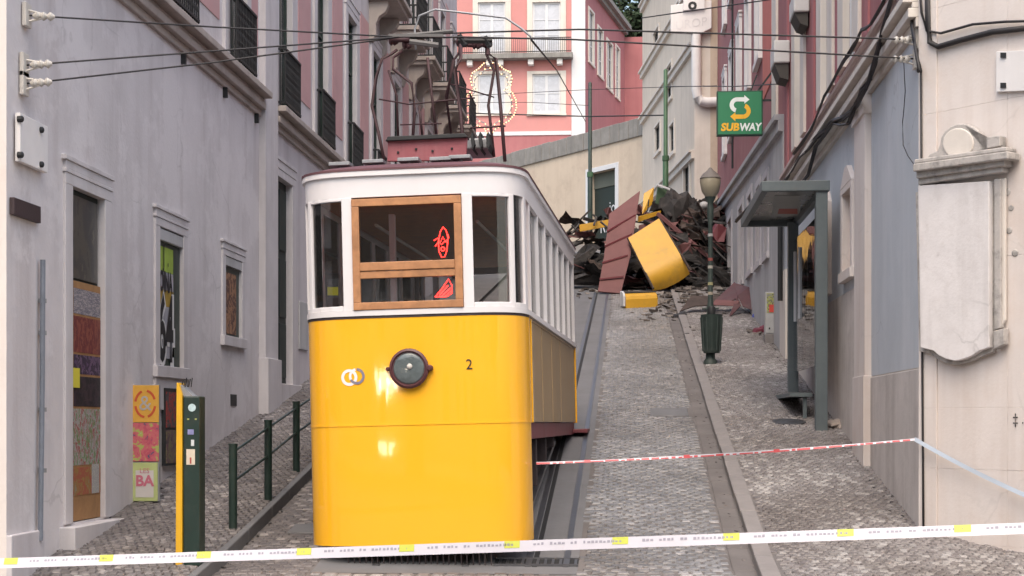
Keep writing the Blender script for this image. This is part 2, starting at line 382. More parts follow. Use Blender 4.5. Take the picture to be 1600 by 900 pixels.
lay(pavR, 'cobble', m_calcada, 1.455, 3.16, 13.6, 46, .092, .092, zright, .05, skip=lambda x, y: (x-2.39)**2/.25**2+(y-23.2)**2/.25**2 < 1)
lay(pavR, 'corner_cobble', m_calcada, 3.17, 5.2, 13.2, 16.7, .092, .092, zright, .05, skip=lambda x, y: (x-3.1)*.755+(y-16.6)*.656 > -.02)
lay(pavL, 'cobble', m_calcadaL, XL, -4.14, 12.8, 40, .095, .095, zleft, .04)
lay(road, 'sett', m_setts, -.46, 1.0, 15.0, 47, .14, .10, lambda X, Y: zs(Y), .02, skip=lambda x, y: .33 < x < .95 and 24.1 < y < 24.85)
lay(bed, 'sett', m_calcadaL, -4.03, -3.16, 14.4, 23, .12, .1, lambda X, Y: zs(Y), .02, h=.008)
lay(road, 'crossing_sett', m_calcada, -4.1, 1.25, 13.4, 14.85, .15, .12, lambda X, Y: zs(Y), .03)
def slab_run(surface, name, mat, x0, x1, y0, y1, L, zf, top, drop):
    y = y0
    while y < y1:
        l = L*random.uniform(.8, 1.15); b = min(y+l-.012, y1); mb = MB(); j = random.uniform(-.006, .006)
        mb.hexa([(x0+j,y,zf(x0,y)-drop),(x1,y,zf(x1,y)-drop),(x1,b,zf(x1,b)-drop),(x0+j,b,zf(x0,b)-drop),
                 (x0+j,y,zf(x0,y)+top),(x1,y,zf(x1,y)+top),(x1,b,zf(x1,b)+top),(x0+j,b,zf(x0,b)+top)])
        mb.build(name, mat, surface, bevel=.012); y += l
slab_run(pavR, 'kerb_stone', m_kerb, 1.25, 1.43, 13.4, 46, 1.05, zright, .012, .2)
slab_run(road, 'gutter_stone', m_road, 1.02, 1.235, 13.6, 46, .8, lambda X, Y: zs(Y), .006, .1)
slab_run(pavL, 'kerb_stone', m_bed, -4.13, -4.05, 12.6, 34, .95, lambda X, Y: zleft(-4.12, Y), .01, .25)
# rails and slots in the bed
def rail(x, wd, y0, y1, mat, label, name='tram_rail', cat='rail', up=.012):
    mb = MB(); ys = rng(y0, y1, 1.5)
    for a, b in zip(ys, ys[1:]):
        mb.hexa([(x-wd,a,zs(a)-.05),(x+wd,a,zs(a)-.05),(x+wd,b,zs(b)-.05),(x-wd,b,zs(b)-.05),(x-wd,a,zs(a)+up),(x+wd,a,zs(a)+up),(x+wd,b,zs(b)+up),(x-wd,b,zs(b)+up)])
    return tag(mb.build(name, mat, fix=False), label, cat, 'rails in the track bed')
m_slot = M('slot_black', (.012,.012,.013), .8, .2, 3, 0)
rail(-.93, .025, 15.2, 46, m_slot, 'black cable slot in the track bed just right of the standing tram', 'cable_slot', 'slot', .004)
rail(-.995, .03, 15.2, 46, m_steel, 'steel edge along the left side of the black cable slot')
rail(-.62, .03, 15.2, 46, m_steel, 'thin steel rail nearest the road setts, right of the cable slot')
rail(-1.62, .035, 15.2, 46, m_steel, 'steel rail under the right side of the standing tram')
rail(-2.52, .035, 15.2, 46, m_steel, 'steel rail under the left side of the standing tram')
# covers and grates
mb = MB(); c = Vector((2.39, 23.2, zright(2.39, 23.2)+.006)); mb.lathe(c, [(.25,-.03),(.25,.004),(.22,.006),(.21,.002),(.05,.002),(.04,.005)], 20, (0,-SL,1))
tag(mb.build('manhole_cover', m_steel, sm='auto'), 'round iron manhole cover in the right pavement', 'manhole cover')
mb = MB(); mb.hexa([(.34,24.12,zs(24.12)-.03),(.94,24.12,zs(24.12)-.03),(.94,24.83,zs(24.83)-.03),(.34,24.83,zs(24.83)-.03),(.34,24.12,zs(24.12)+.012),(.94,24.12,zs(24.12)+.012),(.94,24.83,zs(24.83)+.012),(.34,24.83,zs(24.83)+.012)])
tag(mb.build('stone_slab', m_bed, bevel=.01), 'plain rectangular stone slab set among the road setts', 'slab')
g = thing('drain_grate', 'black slotted drain grate across the track at the tram\'s front corner', 'grate', (-.95, 15.4, zs(15.4)))
mb = MB(); mb.box((-1.34,15.22,zs(15.22)-.04),(-.5,15.27,zs(15.27)+.016)); mb.box((-1.34,15.5,zs(15.5)-.04),(-.5,15.55,zs(15.55)+.012)); mb.build('frame', m_steel, g)
mb = MB(); mb.quad((-1.34,15.27,zs(15.27)+.004),(-.5,15.27,zs(15.27)+.004),(-.5,15.5,zs(15.5)+.004),(-1.34,15.5,zs(15.5)+.004)); mb.build('pit', m_slot, g, fix=False)
for i in range(11):
    x = -1.3+i*.076; mb = MB(); mb.hexa([(x,15.27,zs(15.27)-.03),(x+.028,15.27,zs(15.27)-.03),(x+.028,15.5,zs(15.5)-.03),(x,15.5,zs(15.5)-.03),(x,15.27,zs(15.27)+.014),(x+.028,15.27,zs(15.27)+.014),(x+.028,15.5,zs(15.5)+.01),(x,15.5,zs(15.5)+.01)])
    mb.build('grate_bar', m_steel, g)
mb = MB(); a = (-3.72, 16.55); mb.hexa([(a[0],a[1],zs(a[1])-.02),(a[0]+.36,a[1],zs(a[1])-.02),(a[0]+.36,a[1]+.4,zs(a[1]+.4)-.02),(a[0],a[1]+.4,zs(a[1]+.4)-.02),(a[0],a[1],zs(a[1])+.014),(a[0]+.36,a[1],zs(a[1])+.014),(a[0]+.36,a[1]+.4,zs(a[1]+.4)+.014),(a[0],a[1]+.4,zs(a[1]+.4)+.014)])
tag(mb.build('access_cover', m_bed, bevel=.01), 'small square access cover in the road between railing and tram', 'manhole cover')

# ------------------------------------------------------------------ left buildings
LW = Wall((XL, 0), (0, 1), (1, 0))
def lx(x): return LW.px(x, 400)[0]
def lz(x, y): return LW.px(x, y)[1]
def core(W, root, a0, a1, z0, z1, h=-.16, back=-7):
    mb = MB(); W.box(mb, a0+.02, a1-.02, z0, z1, back, h); mb.build('interior', m_dark, root)
def surround(W, root, a0, a1, z0, z1, wd, proud, mat, head=True, sill=True, name='window_surround'):
    mb = MB(); b = wd
    W.box(mb, a0-b, a0+.004, z0, z1, -.05, proud); W.box(mb, a1-.004, a1+b, z0, z1, -.05, proud)
    W.box(mb, a0-b, a1+b, z1-.004, z1+b*.55, -.05, proud+.003)
    if head:
        W.box(mb, a0-b-.02, a1+b+.02, z1+b*.55, z1+b*.75, -.05, proud+.012); W.box(mb, a0-b, a1+b, z1+b*.75, z1+b*1.15, -.05, proud+.006)
        W.box(mb, a0-b-.05, a1+b+.05, z1+b*1.15, z1+b*1.4, -.05, proud+.022)
    if sill: W.box(mb, a0-b-.03, a1+b+.03, z0-.14, z0, -.05, proud+.03)
    return mb.build(name, mat, root, bevel=.006)
def casement(W, root, a0, a1, z0, z1, fm, gm, rows=3, h=-.12, fw=.055, mid=True):
    mb = MB()
    W.box(mb, a0, a0+fw, z0, z1, h, h+.07); W.box(mb, a1-fw, a1, z0, z1, h, h+.07)
    W.box(mb, a0+fw, a1-fw, z0, z0+fw*1.6, h, h+.07); W.box(mb, a0+fw, a1-fw, z1-fw, z1, h, h+.07)
    cm = (a0+a1)/2
    if mid: W.box(mb, cm-fw*.7, cm+fw*.7, z0+fw*1.6, z1-fw, h, h+.075)
    win = mb.build('window', fm, root, bevel=.004)
    cols = [(a0+fw, cm-fw*.7), (cm+fw*.7, a1-fw)] if mid else [(a0+fw, a1-fw)]
    zz = [z0+fw*1.6+(z1-fw-z0-fw*1.6)*i/rows for i in range(rows+1)]
    for (p, q) in cols:
        for i in range(rows):
            b = MB(); lo = zz[i]+(.018 if i else 0); hi = zz[i+1]-(.018 if i < rows-1 else 0)
            W.box(b, p, q, lo, hi, h+.025, h+.033); b.build('pane', gm, win)
            if i: b = MB(); W.box(b, p, q, zz[i]-.018, zz[i]+.018, h+.01, h+.06); b.build('glazing_bar', fm, win)
    return win
def guard(W, root, a0, a1, z0, ht, out, n=13, name='balcony_railing'):
    mb = MB(); e = .05
    for z in (z0+.03, z0+ht): 
        mb.bar(W.P(a0,z,0), W.P(a0,z,out), .035); mb.bar(W.P(a0,z,out), W.P(a1,z,out), .035); mb.bar(W.P(a1,z,out), W.P(a1,z,0), .035)
    for i in range(n+1):
        a = lerp(a0, a1, i/n); mb.bar(W.P(a,z0,out), W.P(a,z0+ht,out), .018)
        if i < n:                                    # ornamental lozenges between the bars
            m = (a+lerp(a0,a1,(i+1)/n))/2; dd = (a1-a0)/n*.5
            for zc in (.25, .5, .75):
                c = W.P(m, z0+ht*zc, out); q = [c+W.e*dd, c+UP*.075, c-W.e*dd, c-UP*.075]; mb.tube(q, .008, 4, closed=True)
    k = max(2, int(out/.1))
    for a in (a0, a1):
        for i in range(1, k): mb.bar(W.P(a,z0,out*i/k), W.P(a,z0+ht,out*i/k), .018)
    return mb.build(name, m_ironblk, root, fix=False)
bA = thing('left_building', 'lilac grey rendered corner building with postered door, nearest on the left', 'building', (XL, 13.45, 0))
bA.name = 'corner_building'; ORIG[bA.name] = Vector((XL, 13.45, 0))
bB = thing('town_house', 'faded pink and grey town house with iron balconies behind the tram', 'building', (XL, 23.7, 1))
SC, SP0, SP1, SE = lx(10), lx(405), lx(425), 50.0
d1 = (lx(110), lx(161), lz(110,818), lz(110,290)); w2 = (lx(247), lx(284), lz(247,571), lz(247,353)); w3 = (lx(350), lx(376), lz(350,524), lz(351,399))
d4 = (lx(429), lx(455), lz(429,598), lz(429,272))
ups = [18.08+3.03*k for k in range(11)]; UZ0, UZ1 = 6.66, 9.75
ua = [(a, a+.98, UZ0, UZ1) for a in ups]
mb = MB(); LW.sheet(mb, SC, SP0, -1, 12.5, [d1, w2, w3]+[u for u in ua if u[1] < SP0]); 
mb.build('wall', m_lilac, bA)
hi2 = [(a, a+.98, 11.0, 13.9) for a in ups]
mb = MB(); LW.sheet(mb, SP1, SE, 0, 17, [d4]+[u for u in ua if u[0] > SP1]+[u for u in hi2 if u[0] > 32])
mb.quad(LW.P(SE,0), LW.P(SE,17), LW.P(SE,17,-8), LW.P(SE,0,-8)); mb.quad(LW.P(SP1,17,0), LW.P(SE,17,0), LW.P(SE,17,-8), LW.P(SP1,17,-8))
mb.build('wall', m_lilac2, bB)
AF = Wall((XL, SC), (-1, 0), (0, -1)); afw = [(1.4+3.2*i, 2.5+3.2*i, z0, z1) for i in range(4) for z0, z1 in ((1.0,3.6), (6.66,9.75))]
mb = MB(); AF.sheet(mb, 0, 14, -1, 12.5, afw)
for u in afw: surround(AF, bA, *u, .22, .05, m_stonepale); casement(AF, bA, *u, m_greenblk, m_glassd, rows=3)
for i in range(2):
    c_ = MB(); AF.box(c_, 0, 14, 6.24+.12*i, 6.36+.12*i, -.05, .08+.08*i); c_.build('front_cornice', m_cornice, bA)
mb.quad(LW.P(SC,12.5,0), LW.P(SP1,12.5,0), LW.P(SP1,12.5,-14), LW.P(SC,12.5,-14)); mb.build('front_wall', m_warm, bA)
core(LW, bA, SC, SP1, -1, 12.4); core(LW, bB, SP1, SE, 0, 16.9)
# pilaster, plinth, cornices
mb = MB(); LW.box(mb, SP0-.002, SP1+.002, 0, 12.5, -.1, .1); LW.box(mb, SP0-.03, SP1+.03, 0, lz(405,590)+.3, -.1, .15); mb.build('pilaster', m_stonepale, bA, bevel=.008)
mb = MB(); LW.box(mb, SC+.001, lx(62), -1, lz(20,835), -.1, .05); mb.build('plinth', m_lilac2, bA, bevel=.01)
def corn(root, a0, a1, z, mat):
    mb = MB(); LW.box(mb, a0, a1, z, z+.1, -.05, .05); LW.box(mb, a0, a1, z+.1, z+.2, -.05, .12); LW.box(mb, a0, a1, z+.2, z+.27, -.05, .09); LW.box(mb, a0, a1, z+.27, z+.36, -.05, .22)
    mb.build('cornice', mat, root, bevel=.01)
corn(bA, SC-.02, SP0-.04, 6.24, m_cornice); corn(bB, SP1+.04, SE, 6.24, m_cornice)
for a in (18.9, 20.9, 22.7):
    mb = MB(); LW.box(mb, a, a+.05, 6.1, 6.24, 0, .06); mb.build('cornice_clip', m_ironblk, bA)
# upper windows, pink panels
for k, u in enumerate(ua):
    root = bA if u[1] < SP0 else bB
    surround(LW, root, *u, .24, .05, m_stonepale, head=True, sill=False)
    casement(LW, root, *u, m_greenblk, m_glassd, rows=3)
    guard(LW, root, u[0]-.08, u[1]+.08, UZ0+.0, .88, .16)
    if k < len(ua)-1:
        a0, a1 = u[1]+.62, ua[k+1][0]-.42
        if k == 1: a0, a1 = u[1]+.3, SP0-.12
        mb = MB(); LW.box(mb, a0, a1, 7.12, 10.2, -.05, .012); mb.build('pink_panel', m_pinkL, root)
        if u[0] > 30: mb = MB(); LW.box(mb, a0, a1, 11.2, 14.5, -.05, .012); mb.build('pink_panel', m_pinkL, bB)
mb = MB(); LW.box(mb, SC, SP0-.05, 10.25, 10.55, -.05, .14); mb.build('string_course', m_cornice, bA, bevel=.01)
# balconies on big stone brackets, second floor
for k, a in enumerate([x for x in ups if x > 32]):
    a0, a1 = a-.45, a+1.43; z = 10.72
    mb = MB(); LW.box(mb, a0, a1, z, z+.1, 0, .62); LW.box(mb, a0-.06, a1+.06, z+.1, z+.2, 0, .70); mb.build('balcony_slab', m_cornice, bB, bevel=.01)
    for b in (a0+.12, a1-.32):
        prof = [(0,-.85),(.08,-.87),(.15,-.72),(.15,-.5),(.22,-.34),(.36,-.24),(.42,-.1),(.42,0),(0,0)]
        mb = MB(); mb.prism([LW.P(b, z+y, x) for x, y in prof], [LW.P(b+.2, z+y, x) for x, y in prof]); mb.build('bracket', m_cornice, bB, bevel=.012)
    guard(LW, bB, a0, a1, z+.2, 1.0, .64, 16)
    casement(LW, bB, a, a+.98, 11.0, 13.9, m_greenblk, m_glassd, rows=3); surround(LW, bB, a, a+.98, 11.0, 13.9, .24, .05, m_stonepale, sill=False)
# ground floor openings
surround(LW, bA, *d1, .2, .028, m_stonepale, sill=False, name='door_surround'); surround(LW, bA, *w2, .17, .028, m_stonepale); surround(LW, bA, *w3, .15, .028, m_stonepale)
surround(LW, bB, *d4, .22, .028, m_stonepale, sill=False, name='door_surround')
mb = MB(); LW.box(mb, w2[0]-.17, w2[1]+.17, lz(247,640), w2[2]-.14, -.05, .03); mb.build('apron', m_stonepale, bA)
# door with posters
m_ply = M('plywood', (.32,.17,.07), .8, .2, 4, .15, 30)
dd = MB(); LW.box(dd, d1[0], d1[1], d1[2], d1[3], -.13, -.06); door = dd.build('door', m_doorgreen, bA)
zt = lz(112, 436)
m_winrefl = poster_mat('glass_painted_reflection', [(.03,.03,.028),(.07,.065,.055),(.045,.045,.045),(.11,.10,.08)], 2.2, .3, (1,1,.6))  # reflection in the door glass, painted as patches of dark tones
mb = MB(); LW.box(mb, d1[0]+.06, d1[1]-.04, zt+.03, d1[3]-.06, -.06, -.045); mb.build('pane', m_winrefl, door)
mb = MB(); LW.box(mb, d1[0]+.01, d1[1]-.01, d1[2]+.01, zt, -.059, -.025); mb.build('board', m_ply, door, bevel=.004)
dz = zt-d1[2]; wdh = d1[1]-d1[0]
P = [(.02,.14,.0,1.0,[(.02,.02,.025),(.10,.02,.03),(.25,.24,.25),(.03,.03,.04)],9,(1,1,1.5)),
     (.16,.98,.86,.97,[(.42,.36,.36),(.2,.19,.24),(.5,.45,.45),(.16,.13,.16)],7,(1,1,6)),
     (.16,.98,.70,.855,[(.27,.06,.045),(.32,.09,.06),(.18,.035,.035),(.3,.07,.05)],5,(2,2,1)),
     (.16,.98,.61,.695,[(.13,.07,.15),(.05,.03,.06),(.17,.1,.18),(.03,.02,.03)],5,(1,1,1)),
     (.16,.98,.475,.605,[(.03,.022,.03),(.05,.03,.04),(.02,.015,.02),(.045,.03,.035)],5,(1,1,1)),
     (.14,.98,.23,.47,[(.42,.38,.36),(.40,.08,.07),(.45,.42,.4),(.16,.3,.1),(.42,.12,.1)],6,(2,2,1)),
     (.10,.98,.105,.225,[(.42,.26,.08),(.45,.12,.07),(.40,.22,.07),(.35,.3,.2)],5,(1,1,1))]
for i, (u0,u1,v0,v1,cols,scl,st) in enumerate(P):
    mb = MB(); LW.box(mb, d1[0]+wdh*u0, d1[0]+wdh*u1, d1[2]+dz*v0+.012, d1[2]+dz*v1, -.025, -.021-.0008*(i%2)); mb.build('poster', poster_mat('poster_print_%d' % i, [tuple(x*.72 for x in c_) for c_ in cols], scl, .6, st), door)
mb = MB(); LW.box(mb, d1[0]+wdh*.70, d1[0]+wdh*.93, d1[2]+dz*.11, d1[2]+dz*.235, -.0205, -.018); mb.build('poster', poster_mat('poster_leaflet', [(.5,.46,.4),(.3,.3,.3),(.5,.45,.4)], 22, .6, (1,1,3)), door)
mb = MB(); LW.box(mb, d1[0]-.02, d1[0]+.28, lz(110,605), lz(110,574), -.018, -.005); mb.build('yellow_notice', M('paper_yellow', (.62,.55,.05), .7, .05), door)
mb = MB(); LW.box(mb, d1[0]-.3, d1[1]+.3, d1[2]-.25, d1[2]-.02, -.1, .16); mb.build('doorstep', m_stonepale, bA, bevel=.01)
# window with graffiti shutter
mb = MB(); LW.box(mb, w2[0], w2[1], w2[2], w2[3], -.14, -.025); sh = mb.build('shutter', m_greenblk, bA)
h2 = w2[3]-w2[2]; g0, g1 = w2[0]+.02, w2[1]-.3
def paint(root, a0, a1, f0, f1, col, nm, k):
    mb = MB(); LW.box(mb, a0, a1, w2[2]+h2*f0, w2[2]+h2*f1, -.025, -.02+k*.001); mb.build(nm, M('spray_'+nm+str(k), col, .7, .15, 6, .05), root)
paint(sh, g0, g1, .69, .87, (.30,.42,.06), 'lime_panel', 0); paint(sh, g0, g1, .56, .688, (.38,.37,.42), 'pale_panel', 1)
paint(sh, g0, g1, .44, .558, (.36,.24,.04), 'ochre_panel', 2); paint(sh, g0, g1, .06, .438, (.33,.33,.37), 'grey_panel', 3)
m_ink = M('ink_black', (.015,.015,.018), .6, .1, 4, 0); m_inkw = M('ink_white', (.62,.62,.62), .6, .05, 4, 0)
ex, ez = LW.e*1, UP
gc = (g0+g1)/2
text_mesh('graffiti_letters', 'OINA', .26, m_ink, sh, LW.P(gc, w2[2]+h2*.61, -.007), (0,-1,0), ez, 0, sx=-.8) if False else None
text_mesh('graffiti_letters', '64', 1.1, m_ink, sh, LW.P(gc, w2[2]+h2*.25, -.009), ex, ez, 0, sx=.55, bold=.03)
text_mesh('graffiti_letters', '64', 1.1, m_inkw, sh, LW.P(gc+.03, w2[2]+h2*.24, -.012), ex, ez, 0, sx=.6, bold=.07)
text_mesh('graffiti_letters', 'OINA', .34, m_ink, sh, LW.P(gc, w2[2]+h2*.61, -.009), ex, ez, 0, sx=.6, bold=.012)
text_mesh('graffiti_letters', 'J  .', .36, m_ink, sh, LW.P(gc, w2[2]+h2*.80, -.009), ex, ez, 0, sx=.6, bold=.004)
mb = MB(); LW.box(mb, w2[0], w2[1], w2[3]-.16, w2[3]-.02, -.025, .02); mb.build('shutter_box', m_greywall, sh, bevel=.01)
# small window with brown panel
mb = MB(); LW.box(mb, w3[0], w3[1], w3[2], w3[3], -.14, -.025); sh = mb.build('shutter', m_greenblk, bA)
mb = MB(); LW.box(mb, w3[0]+.03, w3[1]-.24, w3[2]+.04, w3[3]-.22, -.025, -.005); mb.build('brown_panel', poster_mat('graffiti_brown', [(.20,.09,.05),(.30,.16,.09),(.1,.045,.035),(.34,.2,.12)], 3, .7), sh)
mb = MB(); LW.box(mb, w3[0], w3[1], w3[3]-.13, w3[3]-.01, -.025, .02); mb.build('shutter_box', m_greywall, sh)
# tall green door of the town house
mb = MB(); LW.box(mb, *d4, -.14, -.09); door = mb.build('door', m_doorgreen, bB)
for f0, f1 in ((.03,.3), (.33,.62), (.66,.96)):
    for u0, u1 in ((.06,.46), (.54,.94)):
        w_, h_ = d4[1]-d4[0], d4[3]-d4[2]; mb = MB(); LW.box(mb, d4[0]+w_*u0, d4[0]+w_*u1, d4[2]+h_*f0, d4[2]+h_*f1, -.09, -.065); mb.build('door_panel', m_doorgreen, door, bevel=.015)
mb = MB(); LW.box(mb, d4[0]-.3, d4[1]+.3, d4[2]-.35, d4[2]-.01, -.1, .12); mb.build('doorstep', m_stonepale, bB, bevel=.01)
mb = MB(); LW.box(mb, lx(466), lx(479), lz(466,545), lz(466,470), 0, .03); mb.build('meter_door', m_greywall, bB, bevel=.006)
mb = MB(); LW.box(mb, lx(360), lx(369), lz(360,634), lz(360,616), -.04, .01); mb.build('vent', m_ironblk, bA)
# things fixed to the left wall
pq = thing('wall_plaque', 'white marble plaque with four bolts high on the left wall', 'plaque', LW.pt(40, 220))
mb = MB(); LW.box(mb, lx(20), lx(64), lz(20,252), lz(20,176), .02, .07); mb.build('slab', m_plaque, pq, bevel=.006)
for x, y in ((28,186), (60,203), (28,242), (60,257)):
    mb = MB(); mb.lathe(LW.pt(x, y, .05), [(.03,.0),(.03,.04),(.02,.05)], 10, LW.n); mb.build('bolt', m_ironblk, pq)
mb = MB(); LW.box(mb, lx(14), lx(56), lz(14,335), lz(14,308), .005, .05); tag(mb.build('name_plate', M('enamel_brown', (.04,.025,.028), .5, .15), bevel=.004, loc=LW.pt(35,325)), 'blank dark brown plate below the marble plaque', 'plate')
cp = thing('conduit_pipe', 'thin blue grey conduit pipe running down the left wall beside the postered door', 'pipe', LW.pt(66, 840))
mb = MB(); mb.tube([LW.pt(67,406,.05), LW.pt(66,600,.05), LW.pt(63,845,.05)], .026, 8); mb.build('pipe', M('pipe_grey', (.16,.18,.22), .5, .15, 5), cp, sm='auto')
for y in (470, 520, 640, 735):
    mb = MB(); p = LW.pt(66.5, y, .04); mb.lathe(p-UP*.02, [(.04,0),(.04,.04)], 8); mb.build('clip', m_galv, cp)
# ------------------------------------------------------------------ right buildings
RW = Wall((XR, 0), (0, 1), (-1, 0))
def rx(x): return RW.px(x, 400)[0]
def rz(x, y): return RW.px(x, y)[1]
CS = rx(1440); AE = 31.0; BE = 54.0
rA = thing('corner_house', 'cream corner house with blue grey panels and red upper floors on the right', 'building', (XR, CS, 0))
rB = thing('red_building', 'brick red building with grey ground floor beyond the metal shelter', 'building', (XR, AE, 3))
g1 = (rx(1336), rx(1323), rz(1336,418), rz(1336,292)); g2 = (rx(1298), rx(1290.5), rz(1298,447), rz(1298,325))
ra_up = [(17.5,18.3,6.68,10.2), (21.35,22.25,6.68,10.2), (24.0,24.8,6.68,10.2), (27.75,28.65,6.68,10.2)]
mb = MB(); RW.sheet(mb, CS, AE, -1, 6.5, [g1, g2]); mb.build('ground_floor_wall', m_cream, rA)
mb = MB(); RW.sheet(mb, CS, AE, 6.5, 12, ra_up); mb.quad(RW.P(CS,12), RW.P(AE,12), RW.P(AE,12,-8), RW.P(CS,12,-8)); mb.build('upper_wall', m_red, rA)
core(RW, rA, CS+.5, AE, -1, 11.9); core(RW, rB, AE, BE, 0, 18.9)
ps0, ps1 = rx(1362), rx(1345)
mb = MB(); RW.box(mb, CS+.03, ps0-.01, 2.19, 5.78, -.05, .006); mb.build('blue_panel', m_bluegrey, rA)
mb = MB(); RW.sheet(mb, ps1+.01, AE-.02, 3.45, 5.78, [g1, g2], depth=.02, h=.006); mb.build('blue_panel', m_bluegrey, rA)
mb = MB(); RW.box(mb, CS+.03, ps0-.01, -1, 2.175, -.05, .02); mb.build('plinth_slab', m_warmdirt, rA, bevel=.01)
mb = MB(); RW.box(mb, ps1+.01, (ps1+g1[0])/2+.9, -1, 3.44, -.05, .022); mb.build('plinth_slab', m_warmdirt, rA, bevel=.01)
mb = MB(); RW.box(mb, (ps1+g1[0])/2+.912, 27, -1, 3.44, -.05, .018); mb.build('plinth_slab', m_warmdirt, rA, bevel=.01)
mb = MB(); RW.box(mb, ps0, ps1, -1, 5.8, -.05, .09); RW.box(mb, ps0-.03, ps1+.03, 5.55, 5.8, -.05, .12); RW.box(mb, ps0-.02, ps1+.02, -1, 2.2, -.05, .11); mb.build('pilaster', m_warm, rA, bevel=.008)
for g in (g1, g2):
    surround(RW, rA, *g, .16, .07, m_warm, head=False)
    a0, a1, z1 = g[0]-.16, g[1]+.16, g[3]+.088
    mb = MB(); mb.prism([RW.P(a0,z1,.076), RW.P(a1,z1,.076), RW.P((a0+a1)/2+.12,z1+.26,.076), RW.P((a0+a1)/2-.12,z1+.26,.076)], [RW.P(a0,z1,-.02), RW.P(a1,z1,-.02), RW.P((a0+a1)/2+.12,z1+.26,-.02), RW.P((a0+a1)/2-.12,z1+.26,-.02)]); mb.build('window_head', m_warm, rA, bevel=.008)
    casement(RW, rA, *g, m_wood, m_glassd, rows=2, mid=False)
mb = MB()
RW.box(mb, CS, AE, 5.8, 5.9, -.05, .06); RW.box(mb, CS, AE, 5.9, 6.0, -.05, .14); RW.box(mb, CS, AE, 6.0, 6.06, -.05, .1); RW.box(mb, CS, AE, 6.06, 6.14, -.05, .2); mb.build('cornice', m_cream, rA, bevel=.008)
mb = MB(); RW.box(mb, CS, AE, 6.14, 6.44, -.05, .05); RW.box(mb, CS, AE, 6.44, 6.5, -.05, .1); mb.build('frieze', M('render_pink_pale', (.52,.42,.40), .9, .08, 1.5, .2, 25, stain=(.36,.27,.25), stamt=.5), rA)
for u in ra_up:
    surround(RW, rA, *u, .56, .05, m_cream, head=True, sill=False); casement(RW, rA, *u, m_whitepaint, m_glassd, rows=3)
for a in (20.2, 23.1, 26.0, 30.2): 
    mb = MB(); RW.box(mb, a-.13, a+.13, 6.52, 12, -.05, .03); mb.build('wall_strip', m_pinkd, rA)
# red building
gl = [(1145,1139.5,338,458), (1162.5,1156.5,318,437), (1176.5,1171,300,420), (1190,1185,287,407), (1202,1197.5,275,395)]
ho = [(rx(a), rx(b), rz(a,y1), rz(a,y0)) for a, b, y0, y1 in gl]
rb_up = [(a, a+1.05, 10.2, 12.6) for a in (36.2, 39.4, 42.6, 45.8, 49)] + [(a, a+1.05, 14.3, 16.8) for a in (36.2, 39.4, 42.6, 45.8, 49)]
mb = MB(); RW.sheet(mb, AE, BE, 2, 19, ho+rb_up); mb.quad(RW.P(AE,19), RW.P(BE,19), RW.P(BE,19,-8), RW.P(AE,19,-8)); mb.quad(RW.P(AE,11,0), RW.P(AE,19,0), RW.P(AE,19,-8), RW.P(AE,11,-8))
wb = mb.build('wall', m_red, rB)
for h in ho:
    surround(RW, rB, *h, .32, .06, m_stonepale, head=False, sill=True); casement(RW, rB, *h, m_ironblk, m_glassd, rows=2, mid=False)
for u in rb_up:
    surround(RW, rB, *u, .2, .08, m_plaque, head=True, sill=True); casement(RW, rB, *u, m_whitepaint, m_glassd, rows=3)
# grey ground floor stepping up with the street, under a sloping band
def bandz(a): return lerp(rz(1219,213), rz(1125,338), (a-rx(1219))/(rx(1125)-rx(1219)))
mb = MB()
q = sorted(ho); segs = [AE-.01]+[x for h in q for x in h[:2]]+[BE]
for i in range(len(segs)-1):
    a, b = segs[i], segs[i+1]; inside = i % 2 == 1
    def sl(z0a, z0b, z1a, z1b): mb.hexa([RW.P(a,z0a,-.05), RW.P(b,z0b,-.05), RW.P(b,z0b,.03), RW.P(a,z0a,.03), RW.P(a,z1a,-.05), RW.P(b,z1b,-.05), RW.P(b,z1b,.03), RW.P(a,z1a,.03)])
    if inside:
        h = q[i//2]; sl(2, 2, h[2], h[2]); sl(h[3], h[3], max(h[3]+.05, bandz(a)), max(h[3]+.05, bandz(b)))
    else: sl(2, 2, bandz(a), bandz(b))
mb.build('ground_floor', m_greywall, rB)
mb = MB(); a, b = AE, BE
for d0, d1_, hh in ((0,.22,.12), (.22,.34,.2)):
    mb.hexa([RW.P(a,bandz(a)+d0,-.05), RW.P(b,bandz(b)+d0,-.05), RW.P(b,bandz(b)+d0,hh), RW.P(a,bandz(a)+d0,hh), RW.P(a,bandz(a)+d1_,-.05), RW.P(b,bandz(b)+d1_,-.05), RW.P(b,bandz(b)+d1_,hh), RW.P(a,bandz(a)+d1_,hh)])
mb.build('string_course', m_greywall, rB, bevel=.01)
mb = MB(); RW.box(mb, rx(1206), rx(1193), 9.0, 19, -.05, .02); mb.build('coral_strip', m_coral, rB)
mb = MB(); RW.box(mb, rx(1216), rx(1209), 8.0, 19, -.05, .05); mb.build('quoin_strip', m_cream, rB)
for a in (32.3, 33.0):
    mb = MB(); RW.box(mb, a, a+.28, 7.9, 19, -.05, .04); mb.build('wall_strip', m_cream if a > 32.5 else m_pinkd, rB)
mb = MB(); RW.box(mb, rx(1231), rx(1222), 2, rz(1231,420), 0, .05); mb.build('render_patch', m_cream, rB)
mb = MB(); mb.tube([RW.pt(1219,300,.1), RW.pt(1219,470,.1)], .05, 8); mb.build('downpipe', m_ironblk, rB)
mb = MB(); mb.tube([RW.P(44.5,8.9,.12), RW.P(44.5,18,.12)], .03, 8); mb.build('downpipe', m_ironblk, rB)
